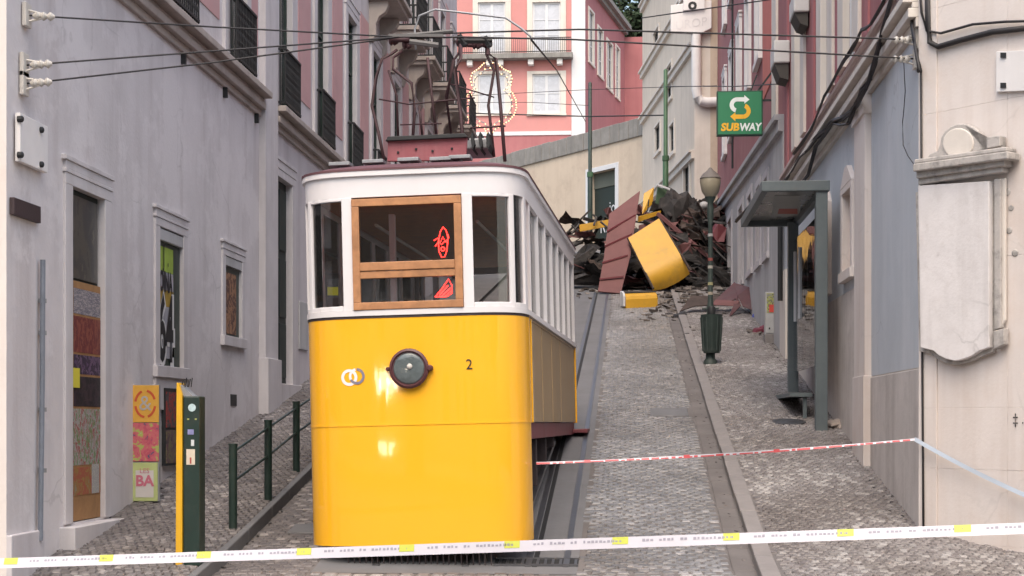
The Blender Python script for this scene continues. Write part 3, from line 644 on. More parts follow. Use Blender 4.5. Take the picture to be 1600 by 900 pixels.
# chamfered corner of the cream house
CW = Wall((XR, CS), (.656, -.755), (-.755, -.656))
def cx(x, y=400): return CW.px(x, y)[0]
def cz(x, y): return CW.px(x, y)[1]
ce = 4.2
mb = MB(); CW.sheet(mb, 0, ce, -1, 12); mb.quad(CW.P(ce,-1), CW.P(ce,-1)+Vector((14,0,0)), CW.P(ce,12)+Vector((14,0,0)), CW.P(ce,12)); mb.quad(CW.P(0,12), CW.P(ce,12), CW.P(ce,12)+Vector((6,6,0)), CW.P(0,12)+Vector((0,6,0)))
mb.build('chamfer_wall', m_warm, rA)
vj = [.0, cx(1468), cx(1577), cx(1577)+1.02, cx(1577)+2.0, ce]
hz_ = [-1, .35, cz(1577,735), cz(1577,637), cz(1577,400), cz(1577,155), cz(1577,155)+1.1, cz(1577,155)+3, 12]
for i in range(len(vj)-1):
    for j in range(len(hz_)-1):
        mb = MB(); CW.box(mb, vj[i]+.0008, vj[i+1]-.0008, hz_[j]+.0006, hz_[j+1]-.0006, -.04, .03 + (.02 if i == 0 else 0) + random.uniform(0, .002)); mb.build('stone_panel', m_warm, rA, bevel=.0025)
# weathered cartouche
ct = thing('stone_cartouche', 'pale carved stone cartouche with scrolled top on the right corner', 'cartouche', CW.pt(1490, 560))
H = .05
def cpoly(pts, h0, h1, nm, mat, bev=.008): mb = MB(); CW.poly(mb, pts, h0, h1, h1); return mb.build(nm, mat, ct, bevel=bev)
arc = [(1530,548), (1518,556), (1506,561), (1492,564), (1478,561), (1466,555), (1458,548)]
cpoly([(1434,290), (1545,283), (1545,543)]+arc+[(1438,543)], H, .16, 'tablet', M('marble_tablet_worn', (.70,.67,.67), .75, .06, 2.5, .2, 30, stain=(.46,.42,.41), stamt=.6, stscale=(5,5,.5), grime=(.5,.46,.45), gramt=.4, gscale=7, crack=.3))
arc2 = [(1540,554), (1522,562), (1508,567), (1492,570), (1476,567), (1462,560), (1454,553)]
cpoly([(1430,300), (1552,290), (1552,550)]+arc2+[(1436,549)], H, .10, 'tablet_edge', m_weather)
cpoly([(1553,280), (1563,279), (1563,512), (1553,516)], H, .12, 'side_pilaster', m_weather); cpoly([(1563.5,279), (1570,278), (1570,500), (1563.5,512)], H, .085, 'side_pilaster', m_cream)
cpoly([(1552,517), (1568,513), (1568,538), (1552,546)], H, .14, 'side_bracket', m_weather)
mb = MB()
for y0, y1, hh, ex_ in ((289,279,.16,0), (279,268,.20,3), (268,256,.26,8), (256,249,.22,6)):
    CW.poly(mb, [(1434-ex_,y0), (1566+ex_,y0-20), (1566+ex_,y1-20), (1434-ex_,y1)], H, hh, hh)
mb.build('cornice', m_weather, ct, bevel=.012)
ar = [(1502+34*math.cos(R(t)), 226-33*math.sin(R(t))) for t in range(180, -1, -20)]
cpoly([(1446,250), (1452,240), (1464,236)]+ar+[(1537,228), (1541,233), (1552,237), (1563,236), (1566,231)], H, .13, 'pediment', m_weather, .015)
mb = MB(); CW.poly(mb, [(1497+24*math.cos(R(t)), 224-24*math.sin(R(t))) for t in range(0, 360, 20)], .12, .145, .14); mb.build('roundel', m_cream, ct, bevel=.01)
cpoly([(1541,232), (1562,228), (1562,212), (1541,214)], H, .16, 'block', m_weather)
for i, (x, y, r) in enumerate(((1574,300,5), (1577,360,4), (1586,395,5), (1580,325,3))):
    mb = MB(); mb.lathe(CW.pt(x, y, .034), [(.02+r*.004,0),(.015+r*.003,.006)], 9, CW.n); mb.build('chip', m_weather, rA)
sg = thing('corner_plate', 'small white plate with dark fixings at the right photo edge', 'plate', CW.pt(1585, 115))
mb = MB(); CW.poly(mb, [(1563,145), (1612,143), (1612,80), (1563,82)], .034, .07); mb.build('plate', m_plaque, sg, bevel=.004)
for y in (88, 135):
    mb = MB(); CW.poly(mb, [(1571,y+4), (1579,y+4), (1579,y-4), (1571,y-4)], .07, .085); mb.build('clamp', m_ironblk, sg)
text_mesh('graffiti_tag', '‡ .', .15, m_ink, rA, CW.pt(1591, 655, .042), CW.e, UP, 0, bold=.0, sx=.9)
# ------------------------------------------------------------------ pale building at the bend
pa = R(7.2)
PW = Wall((2.3, BE), (-math.sin(pa), math.cos(pa)), (-math.cos(pa), -math.sin(pa)))
NW = Wall((2.3, BE), (1, 0), (0, -1))
pB = thing('pale_building', 'pale buff building with white duct at the street bend', 'building', (2.3, BE, 6))
def p2(W, x, y): return W.px(x, y)
holes = []
for (x0, x1, y0, y1) in ((1078,1069,250,315), (1032,1024,190,232), (1050,1043,96,150), (1030,1022,40,75), (1062,1053,0,22), (1054,1047,190,235)):
    a0, z0 = PW.px(x0, y1); a1, _ = PW.px(x1, y1); z1 = PW.px(x0, y0)[1]; holes.append((a0, a1, z0, z1))
mb = MB(); PW.sheet(mb, 0, 13.5, 4, 24, holes); mb.build('wall', m_pale, pB)
mb = MB(); NW.sheet(mb, 0, 3, 4, 24); mb.quad(PW.P(0,24), PW.P(13.5,24), PW.P(13.5,24,-8), PW.P(0,24,-8)); mb.quad(PW.P(13.5,4), PW.P(13.5,24), PW.P(13.5,24,-8), PW.P(13.5,4,-8)); mb.build('end_wall', m_cream, pB)
mb = MB(); PW.box(mb, .5, 13.4, 4, 23.9, -7, -.16); mb.build('interior', m_dark, pB)
for h in holes:
    surround(PW, pB, *h, .16, .05, m_cream, head=False); casement(PW, pB, *h, m_ironblk, m_glassd, rows=2)
for y in (124, 195, 330, 20):
    z = PW.px(1004, y)[1]; mb = MB(); PW.box(mb, .002, 13.5, z, z+.22, -.05, .12); PW.box(mb, .002, 13.5, z+.22, z+.3, -.05, .2); mb.build('string_course', m_cream, pB)
mb = MB(); NW.box(mb, .55, .78, 8, 24, 0, .03); mb.build('wall_strip', m_beige, pB)
du = MB(); y_ = BE-.16; pts = [at(1088,50,y_), at(1088,140,y_), at(1090,152,y_), at(1096,158,y_), at(1105,160,y_), at(1125,159,y_)]
du.tube(pts, .17, 10); tag(du.build('ventilation_duct', m_plaque, sm='auto', loc=pts[2]), 'fat white ventilation duct bent in an L, left of the green shop sign', 'duct')
hs = thing('hotel_sign', 'white projecting wall sign with black letter high on the pale building', 'sign', at(1080, 30, 53.6))
mb = MB(); p = [at(1048,8,53.7), at(1112,0,53.7), at(1112,44,53.7), at(1095,52,53.7), at(1048,50,53.7)]; mb.prism(p, [q+Vector((0,.25,0)) for q in p]); mb.build('lower_panel', m_plaque, hs, bevel=.02)
mb = MB(); p = [at(1068,-40,53.6), at(1101,-40,53.6), at(1101,13,53.6), at(1068,16,53.6)]; mb.prism(p, [q+Vector((0,.09,0)) for q in p]); mb.build('letter_panel', m_plaque, hs)
text_mesh('letter', 'o', .55, m_ink, hs, at(1082, 7, 53.59), (1,0,0), UP, .0, bold=.02)
text_mesh('faint_lettering', 'UROP', .42, M('lettering_faint', (.66,.64,.65), .7), hs, at(1080, 37, 53.69), (1,0,.12), UP, 0)
# ------------------------------------------------------------------ retaining wall with doorway
A_, B_ = Vector((.75, 67.6, 0)), Vector((-8.2, 79.5, 0)); e_ = (B_-A_).normalized()
BW = Wall((A_.x, A_.y), (e_.x, e_.y), (-e_.y, e_.x) if e_.x > 0 else (-abs(e_.y), e_.x))
if BW.n.y > 0: BW.n = -BW.n
bw = thing('retaining_wall', 'beige retaining wall with dark doorway and grey parapet behind the wreck', 'wall', A_+Vector((0,0,9)))
a0, z0 = BW.px(962, 375); a1, _ = BW.px(921, 375); z1 = BW.px(962, 262)[1]; dh = (a0, a1, z0, z1)
zt0 = BW.px(1004, 212)[1]
mb = MB(); BW.sheet(mb, -3, 15, 6, zt0, [dh], depth=.4); mb.build('wall', m_beige, bw)
zp = BW.px(1004, 183)[1]
n = 26
for i in range(n):
    a = -3+18*i/n; mb = MB(); BW.box(mb, a+.01, a+18/n-.01, zt0, zp+random.uniform(-.02,.02), -.35, .08+random.uniform(0,.02)); mb.build('parapet_stone', m_parapet, bw, bevel=.03)
mb = MB(); BW.box(mb, dh[0]-.25, dh[0], dh[2], dh[3]+.22, -.05, .05); BW.box(mb, dh[1], dh[1]+.25, dh[2], dh[3]+.22, -.05, .05); BW.box(mb, dh[0], dh[1], dh[3], dh[3]+.22, -.05, .05); mb.build('door_surround', m_whitepaint, bw, bevel=.01)
mb = MB(); BW.box(mb, dh[0], dh[1], dh[2], dh[3], -.5, -.3); door = mb.build('door', m_doorgreen, bw)
mb = MB(); BW.box(mb, dh[0], dh[1], dh[3]-.7, dh[3]-.02, -.3, -.26); mb.build('shutter_box', M('shutter_grey_green', (.09,.10,.085), .7, .2), door)
text_mesh('graffiti_tag', 'joy', .8, m_whitepaint, door, BW.P(dh[0]+.45, dh[2]+1.55, -.25), -BW.e, UP, 0, sx=.8)
text_mesh('graffiti_tag', 'RK', .9, m_whitepaint, door, BW.P(dh[0]+1.1, dh[2]+.75, -.25), -BW.e, UP, 0, sx=.8)
# ------------------------------------------------------------------ pink building on the hill
FY = 97.0
FWl = Wall((0, FY), (1, 0), (0, -1))
def f_(x, y): return FWl.px(x, y)
kA = thing('pink_building', 'coral pink building with white French windows on the hill above the wall', 'building', (f_(915,200)[0], FY, 18))
wins = []
for (x0, x1, y0, y1) in ((747,790,4,84), (832,876,4,84), (747,790,116,178), (832,876,116,178)):
    wins.append((f_(x0,y1)[0], f_(x1,y1)[0], f_(x0,y1)[1], f_(x0,y0)[1]))
xq0, xq1 = f_(893,0)[0], f_(914,0)[0]
mb = MB(); FWl.sheet(mb, f_(640,0)[0], xq1, 10, 34, wins); mb.build('wall', m_pink, kA)
mb = MB(); FWl.box(mb, f_(640,0)[0], xq0-.01, 10, f_(800,212)[1], -.05, .03); mb.build('base_band', m_pinkd, kA)
mb = MB(); FWl.box(mb, f_(640,0)[0], xq0-.01, f_(800,212)[1], f_(800,206)[1], -.05, .08); mb.build('white_band', m_whitepaint, kA)
mb = MB(); FWl.box(mb, xq0, xq1+.02, 10, 34, -.5, .07); mb.build('quoin', m_whitepaint, kA, bevel=.02)
for i, u in enumerate(wins):
    surround(FWl, kA, *u, .34, .08, m_cream, head=False, sill=i > 1); casement(FWl, kA, *u, m_whitepaint, M('curtain_glass', (.50,.52,.58), .25, .1, 2, 0) if i == 0 else bpy.data.materials['curtain_glass'], rows=2 if i > 1 else 3, fw=.12)
zb = f_(800,95)[1]
mb = MB(); FWl.box(mb, f_(660,0)[0], xq0+.1, zb, zb+.32, 0, .75); mb.build('balcony_slab', m_parapet, kA, bevel=.02)
for x in (735, 765, 783, 830, 875):
    a = f_(x,0)[0]; mb = MB(); FWl.box(mb, a-.18, a+.18, zb-.38, zb-.002, 0, .55); mb.build('bracket', m_plaque, kA, bevel=.04)
mb = MB()
xa, xb = f_(662,0)[0], xq0
for z in (zb+.4, zb+1.25): mb.bar(FWl.P(xa,z,.7), FWl.P(xb,z,.7), .05)
for i in range(71): a = lerp(xa, xb, i/70); mb.bar(FWl.P(a,zb+.3,.7), FWl.P(a,zb+1.25,.7), .022)
mb.build('balcony_railing', m_ironblk, kA, fix=False)
ke = R(10.6); kO = FWl.P(xq1, 0, 0)
KW = Wall((kO.x, kO.y), (math.sin(ke), math.cos(ke)), (math.cos(ke), -math.sin(ke)))
kl = KW.px(976, 100)[0]; zr = KW.px(934, 0)[1]
kw = []
for (x0, x1, y0, y1) in ((920,927,14,95), (934,941,42,115), (948,956,62,135), (962,967,72,150)):
    kw.append((KW.px(x0,100)[0], KW.px(x1,100)[0], KW.px(x0,y1)[1], KW.px(x0,y0)[1]))
kl2 = kl
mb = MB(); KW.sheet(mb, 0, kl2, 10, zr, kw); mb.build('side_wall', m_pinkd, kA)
for u in kw: surround(KW, kA, *u, .25, .06, m_cream, head=False); casement(KW, kA, *u, m_whitepaint, m_glassd, rows=3)
mb = MB(); KW.box(mb, -.3, kl2, zr, zr+.3, -.3, .25); KW.box(mb, -.3, kl2, zr+.3, zr+.6, -6, .5); mb.build('eaves', m_parapet, kA)
mb = MB(); q = KW.P(kl2, 0); mb.box((q.x, q.y, 8), (q.x+16, q.y+1, KW.px(976,58)[1])); mb.build('rear_wing_wall', m_pinkd, kA)
mb = MB(); x0 = f_(640,0)[0]; mb.box((x0, FY+.35, 10), (xq1-.4, FY+12, 33.9)); mb.build('interior', m_dark, kA)
# ------------------------------------------------------------------ the standing tram
TL = 8.1; TW = 1.14
base = at(648, 893, 15.15)
tram = thing('funicular_tram', 'yellow and white funicular tram standing in the foreground', 'tram', base)
tram.rotation_euler = (0, -.024, -R(2.04))
TM = Matrix.Translation(base) @ tram.rotation_euler.to_matrix().to_4x4(); TI = TM.inverted()
ORIG[tram.name] = Vector((0,0,0))
def tl(x, y, ly):                              # photo ray met with the tram's own cross plane
    o = TI @ E0; d = TI.to_3x3() @ ray(x, y); return o + d*((ly-o.y)/d.y)
zY0, zY1, zW0, zW1, zR = .26, 2.55, 2.61, 3.74, 3.98   # apron bottom, waist, window bottom/top, roof edge
SB = 1.46                                      # bottom of the side panels
half = [(0,0),(.2,0),(.43,.002),(.61,.012),(.74,.03),(.86,.065),(.955,.12),(1.037,.20),(1.091,.30),(1.124,.42),(1.14,.58)]
def outline(off=0):
    """right half from the nose round to the side, then mirrored: left side -> nose -> right side"""
    pts = []
    for i, (x, y) in enumerate(half):
        a = half[max(0, i-1)]; b = half[min(len(half)-1, i+1)]
        t = Vector((b[0]-a[0], b[1]-a[1])); t.normalize(); n = Vector((t.y, -t.x))
        if i == 0: n = Vector((0,-1))
        pts.append(Vector((x, y))+n*off)
    return [Vector((-p.x, p.y)) for p in pts[:0:-1]] + pts
def ring(mb, po, pi, z0, z1):
    n = len(po); k = len(mb.v)
    for p, q in zip(po, pi): mb.v += [Vector((p.x,p.y,z0)), Vector((p.x,p.y,z1)), Vector((q.x,q.y,z1)), Vector((q.x,q.y,z0))]
    for i in range(n-1):
        a, b = k+4*i, k+4*i+4
        for j in range(4): mb.f.append((a+j, b+j, b+(j+1) % 4, a+(j+1) % 4))
    mb.f.append((k,k+1,k+2,k+3)); e = k+4*(n-1); mb.f.append((e+3,e+2,e+1,e))
def full(off):
    f = outline(off); r = [Vector((p.x, TL-p.y)) for p in f[::-1]]
    return f + r
def closed_ring(mb, off_o, off_i, z0, z1):
    po, pi = full(off_o), full(off_i); ring(mb, po+[po[0]], pi+[pi[0]], z0, z1)
T = tram
mb = MB(); ring(mb, outline(), outline(-.03), zY0, zY1); ap = mb.build('front_apron', m_yellow, T, sm='auto')
mb = MB(); ring(mb, outline(.005), outline(0), 1.456, 1.474); mb.build('rib', m_yellow, ap, sm='auto')
mb = MB(); ring(mb, outline(.004), outline(0), zY1-.02, zY1+.006); mb.build('waist_line', m_under, ap, sm='auto')
mb = MB(); closed_ring(mb, .012, -.05, zY1+.006, zW0); mb.build('window_sill', m_white, T, sm='auto')
mb = MB(); closed_ring(mb, .0, -.05, zW1, zR-.03); mb.build('fascia', m_white, T, sm='auto')
mb = MB(); closed_ring(mb, .028, -.04, zR-.03, zR+.02); mb.build('roof_moulding', m_white, T, sm='auto')
# roof: rim and dome
mb = MB(); closed_ring(mb, .034, -.2, zR+.02, zR+.042)
mb.build('roof_rim', m_roofrim, T, sm='auto')
mb = MB()
prev = None
for off, z in ((.02,zR+.042), (-.10,zR+.085), (-.3,zR+.13), (-.6,zR+.16)):
    pts = [Vector((p.x*(1.0 if off > -.01 else (TW+off)/TW), TL/2+(p.y-TL/2)*((TL/2+off)/(TL/2)), z)) for p in full(0)]
    k = len(mb.v); mb.v += pts
    if prev is not None:
        for i in range(len(pts)): j = (i+1) % len(pts); mb.f.append((prev+i, prev+j, k+j, k+i))
    prev = k
mb.f.append(tuple(prev+i for i in range(len(pts))))
mb.build('roof', m_roofrim, T, sm=True)
# front posts and glass, by distance round the nose
def walk(d, off=0):
    o = outline(off)[len(half)-1:]
    s = 0; sg = 1 if d >= 0 else -1; d = abs(d)
    for p, q in zip(o, o[1:]):
        l = (q-p).length
        if s+l >= d: r = p.lerp(q, (d-s)/l); t = (q-p).normalized(); break
        s += l
    else: r = o[-1]+Vector((0, d-s)); t = Vector((0,1))
    return Vector((r.x*sg, r.y)), Vector((t.x*sg, t.y))
def post(d0, d1, z0, z1, mat, name, out=.006, inn=-.06, par=T, bev=.006):
    mb = MB(); ds = [lerp(d0, d1, i/3) for i in range(4)]
    po, pi = [], []
    for d in ds:
        p, t = walk(d); n = Vector((t.y, -t.x)) if d >= 0 else Vector((-t.y, t.x))
        po.append(p+n*out); pi.append(p+n*inn)
    if d0 > d1: po.reverse(); pi.reverse()
    ring(mb, po, pi, z0, z1); return mb.build(name, mat, par, bevel=bev)
PD = [.555, .64, .985, 1.045, 1.26, 1.36]
for sg in (1, -1):
    post(sg*.555, sg*.66, zW0, zW1, m_white, 'window_post'); post(sg*1.05, sg*1.115, zW0, zW1, m_white, 'window_post'); post(sg*1.34, sg*1.45, zW0, zW1, m_white, 'window_post')
    post(sg*.66, sg*1.05, zW0, zW0+.05, m_white, 'glazing_strip'); post(sg*.66, sg*1.05, zW1-.03, zW1, m_white, 'glazing_strip'); post(sg*1.115, sg*1.34, zW0, zW0+.05, m_white, 'glazing_strip')
    post(sg*.665, sg*1.045, zW0+.052, zW1-.032, m_glass, 'pane', -.02, -.026, bev=0); post(sg*1.12, sg*1.335, zW0+.052, zW1, m_glass, 'pane', -.02, -.026, bev=0)
# windscreen with its wooden frame
def fbox(x0, x1, z0, z1, y0, y1, mat, name, par=T, bev=.006): mb = MB(); mb.box((x0,y0,z0),(x1,y1,z1)); return mb.build(name, mat, par, bevel=bev)
fw_ = .075; zs0, zs1, zm = zW0+.003, zW1-.02, 3.0
mb = MB(); mb.box((-.553,-.022,zs1-fw_),(.553,.03,zs1)); mb.box((-.553,-.022,zs0),(.553,.03,zs0+fw_)); mb.box((-.553,-.02,zs0+fw_),(-.553+fw_,.03,zs1-fw_)); mb.box((.553-fw_,-.02,zs0+fw_),(.553,.03,zs1-fw_))
wsf = mb.build('windscreen_frame', m_wood, T, bevel=.006)
fbox(-.553+fw_, .553-fw_, zm-.075, zm-.004, -.019, .03, m_wood, 'windscreen_rail', wsf); fbox(-.553+fw_, .553-fw_, zm+.001, zm+.085, -.03, .02, m_wood, 'windscreen_rail', wsf)
fbox(-.48, .48, zm+.085, zs1-fw_, -.004, .002, m_glass, 'pane', wsf, 0); fbox(-.48, .48, zs0+fw_, zm-.075, .004, .010, m_glass, 'pane', wsf, 0)
# sides
m_glassc = glass_mat('glass_side', (.9,.9,.9), 1.25, .02)
for sg in (1, -1):
    def sbox(y0, y1, z0, z1, x0, x1, mat, name, par=T, bev=.006): mb = MB(); mb.box((min(sg*x0,sg*x1),y0,z0),(max(sg*x0,sg*x1),y1,z1)); return mb.build(name, mat, par, bevel=bev)
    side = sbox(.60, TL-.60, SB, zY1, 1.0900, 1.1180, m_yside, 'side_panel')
    sbox(.585, .64, SB-.01, zY1, 1.0800, 1.1420, m_yellow, 'corner_strip', side); sbox(.90, .98, SB-.005, zY1-.01, 1.0900, 1.1360, m_yellow, 'corner_strip', side)
    sbox(TL-.66, TL-.58, SB-.01, zY1, 1.0800, 1.1400, m_yellow, 'corner_strip', side)
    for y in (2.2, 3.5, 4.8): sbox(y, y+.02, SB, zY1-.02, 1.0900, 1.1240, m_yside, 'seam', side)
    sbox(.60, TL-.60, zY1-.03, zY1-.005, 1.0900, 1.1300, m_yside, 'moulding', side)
    # gate at the open platform, in brown wood
    sbox(.72, .9, zW0, zW0+.42, 1.0750, 1.1050, m_wood, 'platform_gate'); sbox(.90, .99, zW0, zW1, 1.0700, 1.1400, m_white, 'window_post')
    nb = 7; y0, y1 = .99, TL-.66
    for i in range(1, nb+1):
        y = lerp(y0, y1, i/nb); sbox(y-.065, y, zW0, zW1, 1.0700, 1.1400, m_white, 'window_post')
    for i in range(nb):
        a, b = lerp(y0, y1, i/nb), lerp(y0, y1, (i+1)/nb)-.065
        sbox(a+.001, b-.001, zW0+.001, zW1-.001, 1.0950, 1.1010, m_glassc, 'pane', T, 0)
# uphill end
def rend(pts): return [Vector((p.x, TL-p.y)) for p in pts]
mb = MB(); ring(mb, rend(outline()), rend(outline(-.03)), SB+.02, zY1); mb.build('rear_apron', m_yellow, T, sm='auto')
for x in (-.99, -.6, .5, .9):
    fbox(x, x+.09, zW0, zW1, TL-.12-.35*(abs(x) > .7), TL-.05-.35*(abs(x) > .7), m_white, 'window_post')
# inside
fbox(-.98, .98, SB-.05, SB, .45, TL-.5, m_under, 'floor'); fbox(-1.06, 1.06, zW1+.05, zW1+.08, .5, TL-.5, m_wood, 'ceiling')
for i in range(5):
    for sg in (-1, 1): fbox(min(sg*.35, sg*.95), max(sg*.35, sg*.95), SB+.45, SB+1.25, 2.0+i*1.0, 2.05+i*1.0, m_wood, 'seat_back', bev=.02)
for sg in (-1, 1):
    mb = MB(); mb.tube([(sg*.55,1.2,zW1-.12),(sg*.55,TL-1,zW1-.12)], .018, 6); mb.build('hand_rail', m_porcelain, T)
for sg in (-1, 1): fbox(min(sg*.5, sg*.97), max(sg*.5, sg*.97), SB+.42, SB+.47, 1.5, TL-1.5, m_wood, 'bench')
fbox(-.42, -.36, SB, zW1, 1.26, 1.36, m_white, 'door_post'); fbox(.36, .42, SB, zW1, 1.26, 1.36, m_white, 'door_post')
fbox(-.35, -.1, SB, SB+1.05, .12, .4, m_under, 'control_stand', bev=.02)
mb = MB(); mb.lathe((.1,.42,SB+1.18), [(.2,-.01),(.22,0),(.2,.01)], 16); mb.tube([(.1,.42,SB),(.1,.42,SB+1.18)], .03, 8); mb.build('brake_wheel', m_ironblk, T, sm='auto')
# head lamp
hl = (tl(640, 576, -.01)); m_lampring = M('lamp_ring', (.085,.028,.032), .45, .2, 6, .1)
mb = MB(); mb.lathe((hl.x,.0,hl.z), [(.16,.0),(.195,.02),(.20,.05),(.19,.062),(.175,.066),(.168,.05)], 28, (0,-1,0)); lamp = mb.build('head_lamp', m_lampring, T, sm='auto')
m_lens = M('lamp_lens', (.10,.12,.125), .12, .35, 9, .3, 30, coat=.6)
mb = MB(); mb.lathe((hl.x,-.045,hl.z), [(.170,0),(.14,.012),(.08,.02),(.03,.022)], 24, (0,-1,0)); mb.build('lens', m_lens, lamp, sm=True)
mb = MB(); mb.lathe((hl.x+.01,-.068,hl.z+.02), [(.03,0),(.022,.01),(.01,.014)], 10, (0,-1,0)); mb.build('bulb', m_porcelain, lamp, sm=True)
for dx, s in ((-.215,.022), (.205,.034)): mb = MB(); mb.lathe((hl.x+dx,-.0,hl.z), [(s,0),(s,.05),(s*.6,.07)], 10, (0,-1,0)); mb.build('hinge', m_lampring, lamp, sm='auto')
# number and ring emblem
def ysurf(x):
    for (a, b), (c_, d_) in zip(half, half[1:]):
        if a <= abs(x) <= c_: return lerp(b, d_, (abs(x)-a)/(c_-a))
    return .58
nn = tl(733, 570, 0)
text_mesh('fleet_number', '2', .145, m_ink, T, (nn.x, ysurf(nn.x), nn.z), (1,0,0), UP, .006)
e1 = tl(546, 590, .02); 
def torus(c, r, w, mat, name, y, arc=(0, 360)):
    mb = MB(); st = list(range(arc[0], arc[1]+1, 12)); k = 0
    for t in st:
        cs, sn = math.cos(R(t)), math.sin(R(t)); mb.v += [Vector((c.x+cs*k_, ysurf(c.x+cs*k_)-y, c.z+sn*k_)) for k_ in (r-w, r+w)]
    for i in range(len(st)-1): mb.f.append((2*i, 2*i+1, 2*i+3, 2*i+2))
    return mb.build(name, mat, T, fix=False)
m_grey = M('emblem_grey', (.22,.2,.25), .4, .05, 3, 0); m_emw = M('emblem_white', (.82,.78,.78), .4, .03, 3, 0)
ye = -.004 + .015
torus(e1, .069, .015, m_emw, 'ring_emblem', .004); e2 = tl(558, 588, .02); torus(e2, .069, .013, m_grey, 'ring_emblem', .005, (-150, 100)); torus(e2, .069, .013, m_emw, 'ring_emblem', .0035, (100, 210))
# undergear
mb = MB(); mb.box((-.72,.06,.2),(.78,.2,.262)); mb.build('bumper_beam', m_under, T, bevel=.01)
for i in range(25):
    x = -.70+i*.0605; mb = MB(); mb.tube([(x,.13,.2),(x+.004*math.sin(i*2.1),.14,.05),(x,.12,-.03)], .007, 5); mb.build('guard_rod', m_under, T, fix=False)
for sg in (-1, 1):
    mb = MB(); a = Vector((sg*.8, .2, .30)); b = Vector((sg*.8, TL-.2, .30+SL*(TL-.4)-.25)); mb.bar(a, b, .1, .2); mb.build('truck_beam', m_under, T, bevel=.01)
    for y in (1.4, 6.2):
        mb = MB(); mb.lathe((sg*.42, y, .3+SL*y-.02), [(.05,-.05),(.30,-.05),(.30,.05),(.26,.06),(.1,.07)], 20, (sg,0,0)); mb.build('wheel', m_steel, T, sm='auto')
    mb = MB(); mb.box((min(sg*.95,sg*1.09),.62,SB-.18),(max(sg*.95,sg*1.09),TL-.6,SB-.004)); mb.build('sole_bar', m_under if sg < 0 else m_maroon, T, bevel=.01)
    for i, (y, w_) in enumerate(((.75,.5), (2.0,.1), (3.2,.1), (4.3,.1))):
        g = .4+SL*y
        mb = MB(); mb.box((min(sg*.78,sg*1.05),y,g),(max(sg*.78,sg*1.05),y+w_,SB-.19)); mb.build('bracket', m_maroon if i == 0 else m_under, T, bevel=.01)
    mb = MB(); mb.bar((sg*.9, 1.5, .45), (sg*.9, 2.6, SB-.1), .07); mb.build('brace', m_under, T)
    mb = MB(); mb.bar((sg*.95, .9, .25), (sg*1.0, 4.9, SB-.25), .05); mb.build('brake_rod', m_steel, T)
    mb = MB(); mb.box((min(sg*1.02,sg*1.3),TL-.9,SB-.16),(max(sg*1.02,sg*1.3),TL-.25,SB-.10)); mb.build('step', m_maroon, T, bevel=.01)
fbox(-.75, .75, .42, 1.15, .75, 1.1, m_under, 'bulkhead'); fbox(-.7, .7, .6, .8, 2.2, 2.8, m_under, 'brake_gear', bev=.03)
mb = MB(); mb.tube([(-.8,1.3,.5),(.8,1.3,.5)], .05, 8); mb.tube([(-.8,6.2,1.3),(.8,6.2,1.3)], .05, 8); mb.build('axle', m_steel, T)
# roof board and collectors
mb = MB(); p = [tl(605,252,.75), tl(728,250,.75), tl(730,215,.75), tl(606,218,.75)]; mb.prism(p, [q+Vector((0,.05,0)) for q in p]); rbd = mb.build('roof_board', M('board_maroon_worn', (.27,.075,.09), .6, .18, 4, .15, stain=(.36,.17,.18), stamt=.5), T, bevel=.006)
p = [tl(602,220,.70), tl(606,213,.70), tl(726,208,.70), tl(731,214,.70)]; mb = MB(); mb.prism(p, [q+Vector((0,.18,0)) for q in p]); mb.build('lip', m_ironblk, rbd, bevel=.005)
for x, y in ((622,238), (650,233), (676,236), (706,232)): mb = MB(); c = tl(x, y, .745); mb.lathe(c, [(.014,0),(.010,.012)], 8, (0,-1,0)); mb.build('bolt', m_ironblk, rbd)
for (x, y) in ((533,258), (585,254), (640,251), (690,250), (720,247)):
    c = tl(x, y, .55); mb = MB(); mb.obox(c, (.11,0,0), (0,.1,0), (0,0,.018)); mb.tube([c, c-Vector((0,0,.08))], .02, 6); mb.build('roof_plate', m_galv, T, bevel=.004)
def col(pts, ly, r, name='collector_tube'):
    mb = MB(); mb.tube([tl(x, y, ly if not isinstance(ly, tuple) else lerp(ly[0], ly[1], i/(len(pts)-1))) for i, (x, y) in enumerate(pts)], r, 6); return mb.build(name, m_pantored, T, sm=True, fix=False)
col([(600,250), (592,210), (581,165), (588,120), (597,92), (612,84), (620,78)], (1.2,1.5), .017); col([(645,215), (648,170), (643,130), (614,108), (614,90), (628,80)], (1.2,1.5), .017)
col([(622,214), (620,150), (607,110)], (1.6,1.6), .013); col([(660,214), (655,165)], (1.4,1.4), .013); col([(682,213), (676,160), (668,90)], (1.4,1.4), .015); col([(705,210), (697,150), (710,95)], (1.9,1.5), .014)
col([(725,245), (720,180), (711,110), (720,90), (719,62)], (1.0,1.5), .02); col([(772,245), (765,180), (763,165), (772,110), (760,85), (760,68)], (1.5,1.6), .016); col([(789,252), (782,165), (775,92), (763,84), (762,68)], (1.2,1.6), .019)
col([(697,160), (708,95), (718,82), (719,66)], (1.6,1.6), .014); col([(592,155), (640,163), (697,157), (742,153)], (1.4,1.4), .009); col([(625,195), (690,193)], (1.3,1.3), .008); col([(735,200), (790,197)], (1.3,1.3), .01); col([(700,130), (772,152)], (1.6,1.6), .008)
col([(716,70), (768,70)], (1.55,1.55), .028, 'contact_bar'); col([(612,62), (640,62)], (1.5,1.5), .03, 'contact_bar')
for x, y in ((720,66), (745,70), (762,68), (615,64), (636,70)): c = tl(x, y, 1.55); mb = MB(); mb.lathe(c-Vector((.05,0,0)), [(.03,0),(.055,.02),(.035,.04),(.055,.06),(.03,.1)], 8, (1,0,0)); mb.build('insulator', m_pantored, T, sm='auto')
